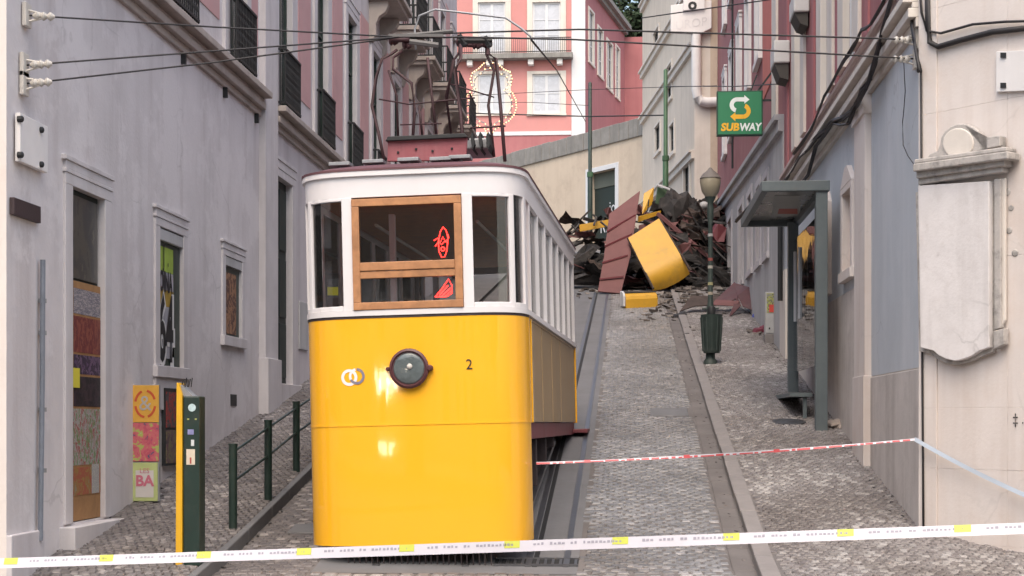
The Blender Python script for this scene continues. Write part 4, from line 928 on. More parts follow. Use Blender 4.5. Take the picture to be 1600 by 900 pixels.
mb = MB(); mb.obox(tl(745,232,1.6), (.16,0,0), (0,.3,0), (0,0,.06)); mb.build('resistor_box', m_galv, T, bevel=.02)
for i in range(3): mb = MB(); c = tl(742+i*12, 225, 1.4); mb.obox(c, (.012,0,.03), (0,.2,0), (-.01,0,.07)); mb.build('resistor_fin', m_ironblk, T)
for y_, z_ in ((2.3,.1), (2.7,.14)): mb = MB(); mb.lathe((.9,y_,zR+.05), [(.07,0),(.07,z_),(.1,z_+.02),(.04,z_+.08)], 10); mb.build('roof_vent', m_galv, T, sm='auto')
# notice inside the left pane
n0 = tl(520, 455, .16); mb = MB(); mb.obox(n0, (.05,.02,0), (.001,-.003,0), (0,0,.042)); mb.build('yellow_notice', M('notice_yellow', (.75,.68,.04), .7, .05), T)
# reflection of red neon, modelled as glowing tubes behind the windscreen
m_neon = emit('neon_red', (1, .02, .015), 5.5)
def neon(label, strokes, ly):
    root = thing('neon_reflection', label, 'neon reflection', TM @ tl(*strokes[0][0], ly), 'red neon reflections modelled behind the windscreen')
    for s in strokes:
        mb = MB(); mb.tube([TM @ tl(x, y, ly) for x, y in s], .0055, 5); mb.build('reflection_tube', m_neon, root, sm=True, fix=False)
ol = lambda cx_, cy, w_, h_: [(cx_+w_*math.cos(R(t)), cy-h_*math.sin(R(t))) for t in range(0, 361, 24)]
neon('reflected red neon squiggle in a long loop, modelled behind the upper windscreen', [[(692,355),(697,360),(700,372),(698,392),(695,401),(690,402),(686,393),(685,378),(688,362),(692,355)], [(678,376),(684,372),(688,379),(692,370),(696,378),(701,372),(700,366)], [(680,385),(685,378),(690,382),(696,376),(700,381)], ol(692,389,3,3)], .25)
neon('reflected red neon stripes fanned like a wing, modelled behind the lower windscreen', [[(680,464),(690,452),(701,436),(706,446),(706,458),(698,463),(680,464)], [(686,462),(700,446)], [(690,463),(704,450)], [(695,463),(705,455)]], .25)
# ------------------------------------------------------------------ street furniture
# ticket pillar
def gpt(x, y, zf, it=40):
    """ground point under a photo pixel"""
    d = ray(x, y); lo, hi = 5, 90
    for _ in range(it):
        m = (lo+hi)/2; p = E0+d*(m/d.y)
        if p.z > zf(p.x, p.y): lo = m
        else: hi = m
    return E0+d*(m/d.y)
Yp = 14.55; b0 = at(295, 868, Yp); gz = zleft(b0.x, Yp)-.02
tp = thing('ticket_pillar', 'tall dark green pillar with yellow side and stickers near the postered door', 'pillar', (b0.x, Yp, gz))
x0, x1 = at(286,800,Yp).x, at(312,800,Yp).x; zt = at(300,619,Yp).z
mb = MB(); mb.box((x0,Yp,gz),(x1,Yp+.2,zt)); mb.build('body', m_greenblk, tp, bevel=.012)
y0 = at(275,800,Yp).x; zt2 = at(280,598,Yp).z
mb = MB(); mb.prism([(y0,Yp-.02,gz),(x0-.004,Yp-.02,gz),(x0-.004,Yp-.02,zt2-.12),(y0+.03,Yp-.02,zt2),(y0+.01,Yp-.02,zt2)], [(y0,Yp+.22,gz),(x0-.004,Yp+.22,gz),(x0-.004,Yp+.22,zt2-.12),(y0+.03,Yp+.22,zt2),(y0+.01,Yp+.22,zt2)]); mb.build('yellow_side', M('pillar_yellow', (.68,.38,.02), .4, .06, 3, .03), tp, bevel=.006)
mb = MB(); mb.prism([(x0-.03,Yp+.02,zt2-.02),(x0+.09,Yp+.02,zt),(x0-.03,Yp+.02,zt)], [(x0-.03,Yp+.19,zt2-.02),(x0+.09,Yp+.19,zt),(x0-.03,Yp+.19,zt)]); mb.build('top_wedge', m_galv, tp)
mb = MB()
for i in range(6): a = x0-.04+i*.018; mb.bar((a,Yp+.08+.02*(i%2),zt2-.04),(a+.012,Yp+.1,zt2+.03+.01*(i%3)), .008)
mb.build('cable_ends', m_ironblk, tp)
def stick(px, py, w_, h_, mat, nm='sticker'):
    c = at(px, py, Yp); mb = MB(); mb.box((c.x-w_/2,Yp-.003,c.z-h_/2),(c.x+w_/2,Yp,c.z+h_/2)); return mb.build(nm, mat, tp)
c = at(300,637,Yp); mb = MB(); mb.lathe((c.x,Yp,c.z), [(.038,0),(.038,.004)], 14, (0,-1,0)); mb.build('round_sticker', M('sticker_pale_blue', (.45,.58,.60), .5, .2, 20), tp)
stick(298,675,.06,.05, M('sticker_violet', (.22,.22,.42), .5, .2, 20)); stick(301,692,.03,.06, M('sticker_white', (.55,.57,.58), .5, .2, 20))
st_ = stick(298,714,.085,.15, M('sticker_cream', (.60,.52,.42), .6, .08, 20)); c = at(298,718,Yp); mb = MB(); mb.box((c.x-.008,Yp-.005,c.z-.04),(c.x+.008,Yp-.003,c.z+.02)); mb.build('print', M('ink_red', (.35,.06,.05), .6), st_)
stick(294,655,.02,.015, M('sticker_olive', (.3,.32,.1), .6)); stick(306,655,.02,.015, bpy.data.materials['sticker_olive'])
# pavement railing
rl = thing('pavement_railing', 'dark green post and rail railing along the left kerb', 'railing', gpt(363, 825, zleft))
tops = []
for px, yt, yb in ((364,693,826), (419,656,781), (463,627,736), (504,600,706), (540,577,676)):
    g = gpt(px, yb, zleft); Y = g.y; zt = at(px, yt, Y).z; X = g.x
    tops.append((Vector((X, Y, g.z)), zt)); mb = MB()
    mb.lathe((X, Y, g.z-.05), [(.045,0),(.045,zt-g.z+.03),(.05,zt-g.z+.03),(.05,zt-g.z+.05)], 12); mb.build('post', m_greenblk, rl, sm='auto')
for (a, za), (b, zb_) in zip(tops, tops[1:]):
    for f in (.10, .45):
        mb = MB(); mb.tube([Vector((a.x,a.y,za-(za-a.z)*f)), Vector((b.x,b.y,zb_-(zb_-b.z)*f))], .014, 8); mb.build('rail', m_greenblk, rl, sm='auto')
# poster stand by the window
ps = thing('poster_stand', 'stack of colourful posters on a narrow board against the left wall', 'poster board', gpt(225, 785, zleft))
Yq = gpt(212, 784, zleft).y
def panel(x0, y0, x1, y1, mat, nm, dy=0, th=.03, par=ps):
    a, b = at(x0, y1, Yq+dy), at(x1, y0, Yq+dy); mb = MB(); mb.box((a.x, Yq+dy, a.z), (b.x, Yq+dy+th, b.z)); return mb.build(nm, mat, par, bevel=.003)
panel(205, 601, 249, 783, m_galv, 'board', .012, .04)
q1 = panel(206,602,248,660, M('poster_orange', (.62,.34,.05), .6, .08, 6, 0), 'poster'); q2 = panel(206,661,248,721, poster_mat('poster_red_blue', [(.05,.08,.14),(.45,.08,.12),(.5,.12,.14),(.35,.4,.1),(.5,.5,.5)], 5), 'poster'); q3 = panel(206,723,246,783, M('poster_lime', (.42,.48,.2), .6, .08, 6, 0), 'poster')
c = at(227, 631, Yq); m_rr = M('print_red', (.5,.08,.03), .6, .1, 6, 0)
mb = MB(); 
for t0, t1 in ((20,80), (110,170), (190,265), (285,350)): 
    rr = [R(t0+(t1-t0)*i/5) for i in range(6)]
    for a, b in zip(rr, rr[1:]): mb.bar((c.x+.115*math.cos(a), Yq-.002, c.z+.15*math.sin(a)), (c.x+.115*math.cos(b), Yq-.002, c.z+.15*math.sin(b)), .026, .003, up=(0,1,0))
mb.build('print', m_rr, q1)
text_mesh('print', '&', .24, M('print_grey', (.40,.38,.36), .6), q1, (c.x, Yq-.003, c.z), (1,0,0), UP, .001)
a = at(212,777,Yq); b = at(240,735,Yq); mb = MB(); mb.box((a.x,Yq-.003,a.z),(b.x,Yq-.0005,b.z)); mb.build('print', M('print_paper', (.55,.52,.5), .6), q3)
c = at(226,752,Yq); text_mesh('print', 'BA', .17, M('print_pink', (.5,.14,.2), .6), q3, (c.x, Yq-.005, c.z), (1,0,0), UP, .001, bold=.006)
c = at(226,736,Yq); text_mesh('print', 'LES', .08, bpy.data.materials['print_pink'], q3, (c.x, Yq-.005, c.z), (1,0,0), UP, .001)
# dark notice boards on the wall next to it
nb_ = thing('notice_board', 'dark poster covered board on the wall between poster stand and pillar', 'notice board', LW.pt(262, 660))
mb = MB(); LW.box(mb, lx(252), lx(277), lz(252,728), lz(252,606), .005, .05); mb.build('board', m_ironblk, nb_)
mb = MB(); LW.box(mb, lx(253), lx(276), lz(253,668), lz(253,612), .05, .056); mb.build('poster', poster_mat('poster_dark', [(.03,.03,.035),(.07,.065,.07),(.3,.04,.035),(.04,.04,.045)], 6), nb_)
mb = MB(); LW.box(mb, lx(253), lx(276), lz(253,724), lz(253,672), .05, .056); mb.build('poster', poster_mat('poster_mixed', [(.05,.045,.05),(.14,.08,.09),(.18,.15,.08),(.08,.07,.08)], 6), nb_)
# ---- lamp post with litter bin
lb = gpt(1110, 568, zright)
LP = thing('street_lamp', 'old green street lamp with frosted lantern beside the wreck', 'street lamp', lb)
def lzp(y): return at(1106, y, lb.y).z-lb.z
mb = MB(); mb.lathe(lb, [(.13,-.05),(.13,.05),(.09,.1),(.07,lzp(480)),(.048,lzp(470)),(.042,lzp(350)),(.06,lzp(340)),(.065,lzp(325)),(.05,lzp(318)),(.11,lzp(308))], 14); mb.build('post', m_lampgreen, LP, sm='auto')
mb = MB(); mb.lathe(lb, [(.1,lzp(308)),(.17,lzp(300)),(.205,lzp(285)),(.19,lzp(278))], 10); mb.build('lantern', M('lantern_frosted', (.30,.27,.20), .35, .12, 4, .05), LP, sm='auto')
mb = MB(); mb.lathe(lb, [(.21,lzp(279)),(.15,lzp(272)),(.06,lzp(266)),(.02,lzp(262))], 10); mb.build('cap', M('lantern_cap', (.13,.115,.105), .6, .15), LP, sm='auto')
mb = MB(); mb.tube([lb+Vector((-.16,0,lzp(482))), lb+Vector((.16,0,lzp(482)))], .02, 8); mb.build('crossbar', m_lampgreen, LP)
sc = [(.35,.35,.35),(.25,.06,.05),(.38,.36,.32),(.35,.33,.18),(.34,.3,.24)]
for i, y in enumerate((364, 402, 414, 440, 455)):
    mb = MB(); mb.lathe(lb+UP*(lzp(y)-.07), [(.05,0),(.05,.055)], 10); mb.build('sticker', M('lamp_sticker_%d' % i, sc[i], .6, .3, 30, 0), LP)
bn = thing('litter_bin', 'dark green ribbed litter bin fixed to the street lamp', 'bin', lb+Vector((.04,-.2,.3)))
bz0, bz1 = lb.z+lzp(552), lb.z+lzp(492); bc = lb+Vector((.02,-.04,0))
mb = MB(); mb.lathe((bc.x, bc.y, 0), [(.15,bz0),(.16,bz0+.02),(.205,bz1-.03),(.215,bz1),(.19,bz1),(.16,bz0+.1)], 18); bbo = mb.build('body', m_lampgreen, bn, sm='auto')
for i in range(12):
    t = 2*math.pi*i/12; mb = MB(); mb.bar((bc.x+.168*math.cos(t), bc.y+.168*math.sin(t), bz0+.04), (bc.x+.208*math.cos(t), bc.y+.208*math.sin(t), bz1-.05), .02); mb.build('rib', m_lampgreen, bn)
mb = MB(); mb.lathe((bc.x, bc.y, 0), [(.07,bz1-.02),(.08,bz1+.1),(.06,bz1+.16)], 12); mb.build('collar', m_ironblk, bn, sm='auto')
# ---- metal shelter
s0 = gpt(1283, 672, zright); s1 = gpt(1222, 612, zright)
sh = thing('shelter', 'dark grey steel shelter with sloping glazed canopy against the right wall', 'shelter', s0)
zc = at(1283, 296, s0.y).z; Xp = s0.x
def pst(x, y, z0, z1, w_, nm='post'): mb = MB(); mb.box((x-w_/2,y-w_/2,z0),(x+w_/2,y+w_/2,z1)); return mb.build(nm, m_shelter, sh, bevel=.01)
pst(Xp, s0.y, s0.z-.05, zc, .17); pst(Xp-.02, s1.y, s1.z-.05, zc, .17)
yA, yB = s0.y-.12, s1.y+.35; zt = at(1240, 282, yA).z; zb_ = zt-.15
xL = at(1190, 290, yA).x; xE = at(1297, 290, yA).x
mb = MB(); mb.box((xL,yA,zb_),(xE,yA+.1,zt)); mb.box((xL,yB-.1,zb_),(xE,yB,zt)); mb.box((xL,yA+.1,zb_),(xL+.1,yB-.1,zt)); mb.box((xE-.1,yA+.1,zb_),(xE,yB-.1,zt)); mb.build('canopy_frame', m_shelter, sh, bevel=.01)
mb = MB(); mb.box((xL+.08,yA+.08,zt-.05),(xE-.08,yB-.08,zt-.03)); soff = mb.build('canopy_panel', M('canopy_grey_panel', (.13,.14,.135), .25, .3, .9, .05), sh)
def under(px, py): d = ray(px, py); return E0+d*((zt-.056-EYE)/d.z)
a_, b_, c_, d_ = under(1205,338), under(1250,338), under(1250,306), under(1210,306)
mb = MB(); mb.prism([a_, b_, c_, d_], [q+UP*.004 for q in (a_, b_, c_, d_)]); mb.build('paper', M('sticker_grey', (.34,.35,.34), .6, .1), soff)
a_, b_, c_, d_ = under(1215,334), under(1246,334), under(1246,326), under(1217,326)
mb = MB(); mb.prism([q-UP*.003 for q in (a_, b_, c_, d_)], [q-UP*.001 for q in (a_, b_, c_, d_)]); mb.build('red_print', M('print_dull_red', (.35,.09,.07), .6), soff)
mb = MB(); mb.box((Xp-.03,s0.y+.2,s0.z+.95),(Xp+.0,s1.y-.2,zc-.35)); mb.build('back_glass', m_glass, sh)
ym = (s0.y+s1.y)/2; za = at(1262,375,ym).z
mb = MB(); a_ = RW.pt(1268,420,.12); mb.box((Xp+.02,s1.y-1.15,at(1256,470,s1.y-1).z),(Xp+.06,s1.y-.25,at(1256,362,s1.y-1).z)); mb.build('yellow_panel', M('panel_yellow', (.55,.34,.03), .5, .12), sh)
for dx in (.0, .55): mb = MB(); mb.box((Xp-.06,s1.y-1.2+dx*1.2,s1.z+1.15),(Xp-.03,s1.y-1.14+dx*1.2,s1.z+2.3)); mb.build('white_strip', m_whitepaint, sh)
mb = MB(); mb.box((Xp-.35,s0.y+.9,s0.z+.5),(Xp-.02,s1.y-.4,s0.z+.56)); mb.build('bench', m_shelter, sh)
for y_ in (s0.y+1.0, s1.y-.5): pst(Xp-.12, y_, zright(Xp,y_)-.02, s0.z+.5, .06, 'bench_leg')
# crumpled cloth lump at the post
mb = MB(); g = gpt(1307, 668, zright)
for i in range(7):
    c = g+Vector((random.uniform(-.12,.12), random.uniform(-.1,.1), .03+random.random()*.05)); mb.obox(c, (random.uniform(.04,.09),random.uniform(-.03,.03),.02), (-.02,random.uniform(.03,.06),.01), (0,.01,random.uniform(.015,.04)))
tag(mb.build('rag_heap', M('rag_pale', (.40,.34,.30), .9, .25, 8, .3), bevel=.015, loc=g), 'small heap of pale rags at the foot of the shelter post', 'rags')
# utility cabinet
cb = gpt(1208, 536, zright); cbt = thing('utility_cabinet', 'grey utility cabinet with torn stickers by the right wall', 'cabinet', cb)
x0, x1 = at(1196,500,cb.y).x, at(1225,500,cb.y).x; za, zb1, zc1 = cb.z, at(1208,522,cb.y).z, at(1208,456,cb.y).z
mb = MB(); mb.box((x0-.01,cb.y,za-.1),(x1+.01,cb.y+.4,zb1)); mb.build('plinth', m_kerb, cbt, bevel=.01)
mb = MB(); mb.box((x0,cb.y+.02,zb1),(x1,cb.y+.38,zc1)); cbb = mb.build('body', m_cabinet, cbt, bevel=.012)
zm_ = at(1208,490,cb.y).z
mb = MB(); mb.box((x0+.02,cb.y+.005,zb1+.02),(x1-.02,cb.y+.02,zm_)); dr = mb.build('door', m_cabinet, cbt, bevel=.008); mb = MB(); mb.box((x0+.07,cb.y-.006,zb1+.1),(x0+.1,cb.y+.006,zb1+.14)); mb.build('lock', m_ironblk, dr)
mb = MB(); mb.box((x0+.03,cb.y+.008,zm_+.02),(x1-.04,cb.y+.02,zc1-.03)); pnl = mb.build('upper_panel', poster_mat('cabinet_stickers', [(.06,.06,.06),(.25,.25,.25),(.4,.42,.1),(.1,.1,.1),(.35,.35,.36)], 9), cbt)
mb = MB(); mb.box((x0+.08,cb.y+.003,zm_+.03),(x1-.08,cb.y+.008,zm_+.19)); mb.build('red_sticker', M('sticker_red', (.60,.07,.05), .6, .1), pnl)
# green shop sign
Ys = 33.2; sg_ = thing('shop_sign', 'square green projecting shop sign with white and yellow S arrows', 'sign', at(1156, 178, Ys))
a, b = at(1120,212,Ys), at(1192,141,Ys)
mb = MB(); mb.box((a.x,Ys,a.z),(b.x,Ys+.16,b.z)); mb.build('frame', M('sign_dark_green', (.01,.06,.035), .5, .05), sg_, bevel=.01)
m_sg = M('sign_green', (.02,.19,.085), .4, .04, 2, 0); mb = MB(); mb.box((a.x+.03,Ys-.006,a.z+.03),(b.x-.03,Ys,b.z-.03)); mb.build('face', m_sg, sg_)
m_sy = M('sign_yellow', (.78,.42,.02), .5, .04, 2, 0); m_sw = M('sign_white', (.72,.78,.78), .5, .04, 2, 0)
cxs, u = (a.x+b.x)/2, (b.x-a.x)/72
def S2(px, py): q = at(px, py, Ys-.008); return (q.x, Ys-.009, q.z)
def arcpts(cx_, cy, r, t0, t1, n=10): return [(cx_+r*math.cos(R(lerp(t0,t1,i/n))), cy-r*math.sin(R(lerp(t0,t1,i/n)))) for i in range(n+1)]
def flat(pts, mat, nm):
    mb = MB(); f = [S2(x, y) for x, y in pts]; mb.prism(f, [(x, y+.006, z) for x, y, z in f]); return mb.build(nm, mat, sg_)
# white upper half of the S with arrow right, yellow lower half with arrow left
flat(arcpts(1152,164,12,90,255)+arcpts(1152,164,5.5,255,90)+[], m_sw, 'sign_mark') 
flat([(1151.5,152),(1163,152),(1163,148.5),(1171,155.5),(1163,162),(1163,158.5),(1151.5,158.5)], m_sw, 'sign_mark'); flat([(1148,170),(1160,170.2),(1160,176),(1149,175.6)], m_sw, 'sign_mark') if False else None
flat(arcpts(1161,173.5,12,70,-90)+arcpts(1161,173.5,5.5,-90,70), m_sy, 'sign_mark')
flat([(1161.5,185.6),(1149,185.6),(1149,189.5),(1141,182),(1149,175.5),(1149,179),(1161.5,179)], m_sy, 'sign_mark')
flat([(1149,170),(1155,168.4),(1163.5,168.6),(1158,175.6),(1150,175.6)], m_sw, 'sign_mark') if False else None
text_mesh('sign_lettering', 'SUB', .225, m_sy, sg_, S2(1140.5,199), (1,0,0), UP, .001, shear=.12, bold=.010, sx=.98); text_mesh('sign_lettering', 'WAY', .225, m_sw, sg_, S2(1172,199), (1,0,0), UP, .001, shear=.12, bold=.008, sx=.86)
mb = MB(); mb.bar((b.x-.1,Ys+.08,b.z), (XR,Ys+.08,b.z+.45), .04); mb.bar((b.x,Ys+.08,b.z-.2), (XR,Ys+.08,b.z-.2), .04); mb.bar((b.x-.25,Ys+.08,b.z), (b.x-.12,Ys+.08,b.z+.35), .03); mb.build('sign_bracket', m_ironblk, sg_)
# air conditioners on the right facades
for (x0, x1, y0, y1, Y, lab) in ((1240,1262,-12,40,26.6,'white air conditioner high on the right facade, cut by the top edge'), (1209,1231,62,124,29.8,'white air conditioner right above the green shop sign, lower of two')):
    a, b = at(x0,y1,Y), at(x1,y0,Y); r_ = thing('air_conditioner', lab, 'air conditioner', at((x0+x1)/2,y1,Y), 'air conditioners on the right facades')
    zmid = lerp(a.z, b.z, .42)
    mb = MB(); mb.box((a.x,Y,zmid),(XR-.005,Y+.75,b.z)); mb.build('housing', m_acw, r_, bevel=.03)
    mb = MB(); mb.prism([(a.x+.02,Y+.05,zmid-.003),(XR-.03,Y+.05,zmid-.003),(XR-.03,Y+.05,a.z),(a.x+.12,Y+.05,a.z+.05)], [(a.x+.02,Y+.7,zmid-.003),(XR-.03,Y+.7,zmid-.003),(XR-.03,Y+.7,a.z),(a.x+.12,Y+.7,a.z+.05)]); mb.build('underside_tray', M('ac_tray_dark', (.06,.055,.05), .7, .2), r_)
# signs sticking out on the red building
for x0, x1, y0, y1, Y in ((1160,1166,70,88,40), (1144,1150,100,135,43)):
    a, b = at(x0,y1,Y), at(x1,y0,Y)
# ---- green trolley poles
for x, yt, yb, Y, lab in ((922,130,352,60,'thin dark green pole in front of the dark doorway'), (1040,110,322,53,'thicker green pole rising behind the wreck, right of the doorway')):
    a, b = at(x,yb+40,Y), at(x,yt,Y); p_ = thing('trolley_pole', lab, 'pole', a, 'green poles holding the overhead wires')
    mb = MB(); mb.lathe((a.x,Y,0), [(.1,a.z),(.1,lerp(a.z,b.z,.45)),(.075,lerp(a.z,b.z,.46)),(.07,b.z),(.03,b.z+.05)], 10); mb.build('pole', m_polegreen if x > 1000 else m_greenblk, p_, sm='auto')
    mb = MB(); mb.lathe((a.x,Y,0), [(.12,lerp(a.z,b.z,.44)),(.12,lerp(a.z,b.z,.47))], 10); mb.build('collar', m_polegreen, p_)
# ---- festive light ornament
Yo = 56.0; lo_ = thing('light_ornament', 'pear shaped festive ornament outlined in warm lights above the street', 'light ornament', at(766, 205, Yo))
shape = [(766,97),(778,100),(787,108),(797,113),(800,123),(798,133),(792,138),(801,146),(806,156),(807,168),(803,180),(795,189),(783,196),(774,202),(768,211),(762,211),(757,201),(746,196),(736,189),(728,180),(725,168),(726,157),(731,147),(741,138),(737,133),(735,123),(738,114),(748,107),(756,99)]
def loop(sc_, jit=0): return [(766+(x-766)*sc_, 156+(y-156)*sc_) for x, y in shape]
mb = MB(); mb.tube([at(x,y,Yo+.03) for x, y in loop(1)], .02, 5, closed=True); mb.tube([at(x,y,Yo+.03) for x, y in loop(.82)], .02, 5, closed=True)
for (x, y), (x2, y2) in zip(loop(1), loop(.82)): mb.tube([at(x,y,Yo+.03), at(x2,y2,Yo+.03)], .012, 4)
mb.build('frame', m_galv, lo_, fix=False)
m_bulb = emit('bulb_warm', (1, .62, .30), 1.1)
bl = MB(); bl.lathe((0,0,0), [(.008,-.026),(.022,-.015),(.026,0),(.022,.015),(.008,.026)], 6)
def bulbs(pts, step):
    pts = [at(x, y, Yo) for x, y in pts]; pts.append(pts[0]); first = None; acc = 0
    for p, q in zip(pts, pts[1:]):
        n = max(1, int((q-p).length/step))
        for i in range(n): yield p.lerp(q, i/n)
first = None
for sc_, stp in ((1,.085), (.84,.2)):
    for p in bulbs(loop(sc_), stp):
        if first is None: first = bl.build('bulb', m_bulb, None, fix=False); o = first; o.parent = lo_
        else: o = first.copy(); C.objects.link(o)
        o.location = p-ORIG[lo_.name]
# ------------------------------------------------------------------ overhead wires
def wire(label, pts, r=.012, sag=.0, ends=(), name='overhead_wire', cat='wire', mat=None, n=8, group='overhead wires'):
    pts = [Vector(p) for p in pts]; out = []
    for p, q in zip(pts, pts[1:]):
        for i in range(n): t = i/n; v = p.lerp(q, t); v.z -= sag*4*t*(1-t); out.append(v)
    out.append(pts[-1]); root = thing(name, label, cat, pts[0], group)
    mb = MB(); mb.tube(out, r, 5); mb.build('cable', mat or m_wire, root, fix=False)
    for e, d in ends:
        e, d = Vector(e), Vector(d).normalized()
        mb = MB(); mb.obox(e, (.02,0,0), (0,.07,0), (0,0,.11)); mb.build('anchor_plate', m_porcelain, root, bevel=.006)
        mb = MB(); mb.lathe(e+d*.05, [(.015,0),(.045,.04),(.02,.07),(.045,.10),(.02,.13),(.045,.16),(.015,.2)], 8, d); mb.tube([e+UP*.05, e+d*.22], .012, 5); mb.tube([e-UP*.06, e+d*.22], .012, 5); mb.build('insulator', m_porcelain, root, sm='auto')
    return root
J = at(625, 58, 15.9); J2 = at(905, 46, 16.3)
l1, l2, l3 = LW.pt(42,24,.03), LW.pt(38,102,.03), LW.pt(38,131,.03); r1, r2 = RW.pt(1432,62,.03), RW.pt(1430,92,.03)
wire('topmost black overhead wire from the left wall', [l1, at(330,42,15), J], .009, ends=[(l1, (1,.3,0))])
wire('middle black overhead wire from the left wall', [l2, J], .009, ends=[(l2, (1,.25,.1))])
wire('lowest black overhead wire from the left wall', [l3, at(330,98,15), J], .009, ends=[(l3, (1,.25,.12))])
wire('black wire crossing to the upper white anchor at right', [J, at(700,52,16), J2, r1], .010, ends=[(r1, (-1,0,0))])
wire('black wire crossing to the lower white anchor at right', [at(640,60,15.9), at(720,58,16), at(900,62,16.2), r2], .010, ends=[(r2, (-1,0,0))])
wire('thin wire climbing to the top right from the wire junction', [at(1004,28,30), at(1255,-8,26)], .012)
wire('pale bowed cable arching over the tram collectors', [at(650,78,16), at(648,45,16), at(655,25,16), at(680,15,16), at(740,22,16), at(790,28,16), at(815,45,16), at(830,58,16)], .012, mat=m_galv, n=1)
wire('slack wire dipping from the junction to the pink building', [at(830,62,17), at(870,110,40), at(915,190,58)], .014)
m_wgrey_ = M('fitting_grey', (.12,.115,.115), .6, .2)
mb = MB(); c = at(655,56,15.9); mb.bar(c-RT*.32, c+RT*.25, .05, .03); mb.tube([c-RT*.2, c+RT*.35+UP*.05], .02, 6); mb.tube([c-RT*.1-UP*.06, c+RT*.2-UP*.1], .03, 6)
tag(mb.build('wire_junction', m_wgrey_, loc=c), 'grey metal wire junction hanging above the tram roof', 'wire fitting')
mb = MB(); c = at(742,64,16.1); mb.tube([c-RT*.18, c+RT*.18], .03, 6); mb.tube([c-RT*.17+UP*.06, c-RT*.1-UP*.05], .035, 6); mb.tube([c+RT*.1+UP*.04, c+RT*.16-UP*.06], .035, 6)
tag(mb.build('section_insulator', m_ironblk, loc=c), 'black section insulator on the wires over the right collector', 'wire fitting')
Yw = 57
wire('wire through the festive ornament to the thicker green pole', [at(690,175,Yw), at(766,178,Yw), at(922,182,Yw), at(1040,180,54)], .025); wire('thin wire above the ornament level, ending at the pale building', [at(560,120,46), at(720,150,Yw), at(922,140,Yw), at(1040,136,54), at(1120,134,50)], .012)
wire('low wire hung with small clips behind the ornament', [at(700,160,Yw+4), at(830,160,Yw+4), at(922,165,60)], .012)
wire('far wire reaching the green shop sign', [at(1040,135,53), at(1150,135,36), at(1240,130,30)], .012)
# cable bundles along the right facade
def bundle(label, pts, r, n=3, h=.16):
    root = thing('cable_bundle', label, 'cable', RW.pt(*pts[0], h), 'black cables on the right facade')
    for k in range(n):
        mb = MB(); q = [RW.pt(x+random.uniform(-2.5,2.5), y+random.uniform(-3,3), h+random.uniform(-.03,.05)) for x, y in pts]
        out = []
        for a, b in zip(q, q[1:]): out += [a, a.lerp(b, .5)-UP*random.uniform(.0,.03)]
        mb.tube(out+[q[-1]], r*random.uniform(.7,1.2), 5); mb.build('cable', m_wire, root, sm=True, fix=False)
bundle('thick black cable bundle climbing beside the cornice to the top edge', [(1150,345),(1185,305),(1226,282),(1250,245),(1275,215),(1300,190),(1330,175),(1352,140),(1366,100),(1378,50),(1392,0),(1400,-40)], .022, 5)
bundle('second black cable bundle looping below the thick one', [(1240,300),(1262,272),(1275,225),(1300,195),(1325,192),(1338,160),(1345,140),(1360,125)], .016, 3)
bundle('black cables sweeping from the wall to the upper windows', [(1240,240),(1268,205),(1290,150),(1318,95),(1335,70),(1345,48),(1360,38),(1378,5),(1390,-30)], .014, 3)
bundle('black cables dropping down the corner edge at the top right', [(1419,-30),(1424,20),(1428,60),(1437,110)], .016, 3, .06)
bundle('thin black drop cable curving down the blue panel', [(1414,95),(1416,140),(1408,190),(1412,225),(1425,255),(1433,268)], .006, 1, .05)
def cbundle(label, pts, r):
    root = thing('cable_bundle', label, 'cable', CW.pt(*pts[0], .07), 'black cables on the right facade'); mb = MB(); mb.tube([CW.pt(x,y,.07) for x, y in pts], r, 6); mb.build('cable', m_wire, root, sm=True, fix=False)
cbundle('thick black cable bending along the cream corner wall', [(1449,-20),(1450,40),(1453,66),(1466,73),(1500,63),(1550,50),(1640,40)], .03)
cbundle('thinner black cable above the thick one on the cream corner wall', [(1437,-20),(1440,20),(1448,48),(1470,52),(1520,38),(1570,34),(1640,32)], .014)
cbundle('black cable running straight down the cream corner edge', [(1439,110),(1440,300),(1441,560),(1442,700),(1443,862)], .012)
# ------------------------------------------------------------------ barrier tapes
m_tw = M('tape_white', (.62,.60,.66), .35, .04, 3, .0); m_ty = M('tape_yellow', (.58,.62,.10), .4, .05, 3, 0); m_tr = M('tape_red', (.55,.09,.10), .4, .05, 3, 0); m_tb = M('tape_pale_blue', (.42,.48,.56), .3, .05, 3, 0); m_print = M('tape_print', (.33,.32,.38), .5, .1, 3, 0)
def ribbon(mb, A, B, t0, t1, w0, w1, tw, off=0, sag=.006, n=6):
    d = (B-A).normalized(); nrm = Vector((-d.y, d.x, 0)); nrm = nrm if nrm.y < 0 else -nrm
    pts = []
    for i in range(n+1):
        t = lerp(t0, t1, i/n); c = A.lerp(B, t); c.z -= sag*4*t*(1-t)
        ang = tw*math.sin(t*9)+.25; up = UP*math.cos(ang)+nrm*(-math.sin(ang)); o = up.cross(d).normalized(); o = o if o.y < 0 else -o
        pts.append((c+up*w0+o*off, c+up*w1+o*off))
    for (a, b), (c, e) in zip(pts, pts[1:]): mb.quad(a, c, e, b)
A, B = at(-120, 884, 12.2), at(1720, 821, 11.2)
tape = thing('barrier_tape', 'white barrier tape with yellow patches stretched across the whole foreground', 'tape', A)
mb = MB(); ribbon(mb, A, B, 0, 1, -.042, .042, .12, 0, n=80); mb.build('ribbon', m_tw, tape, fix=False)
Lt = 1840
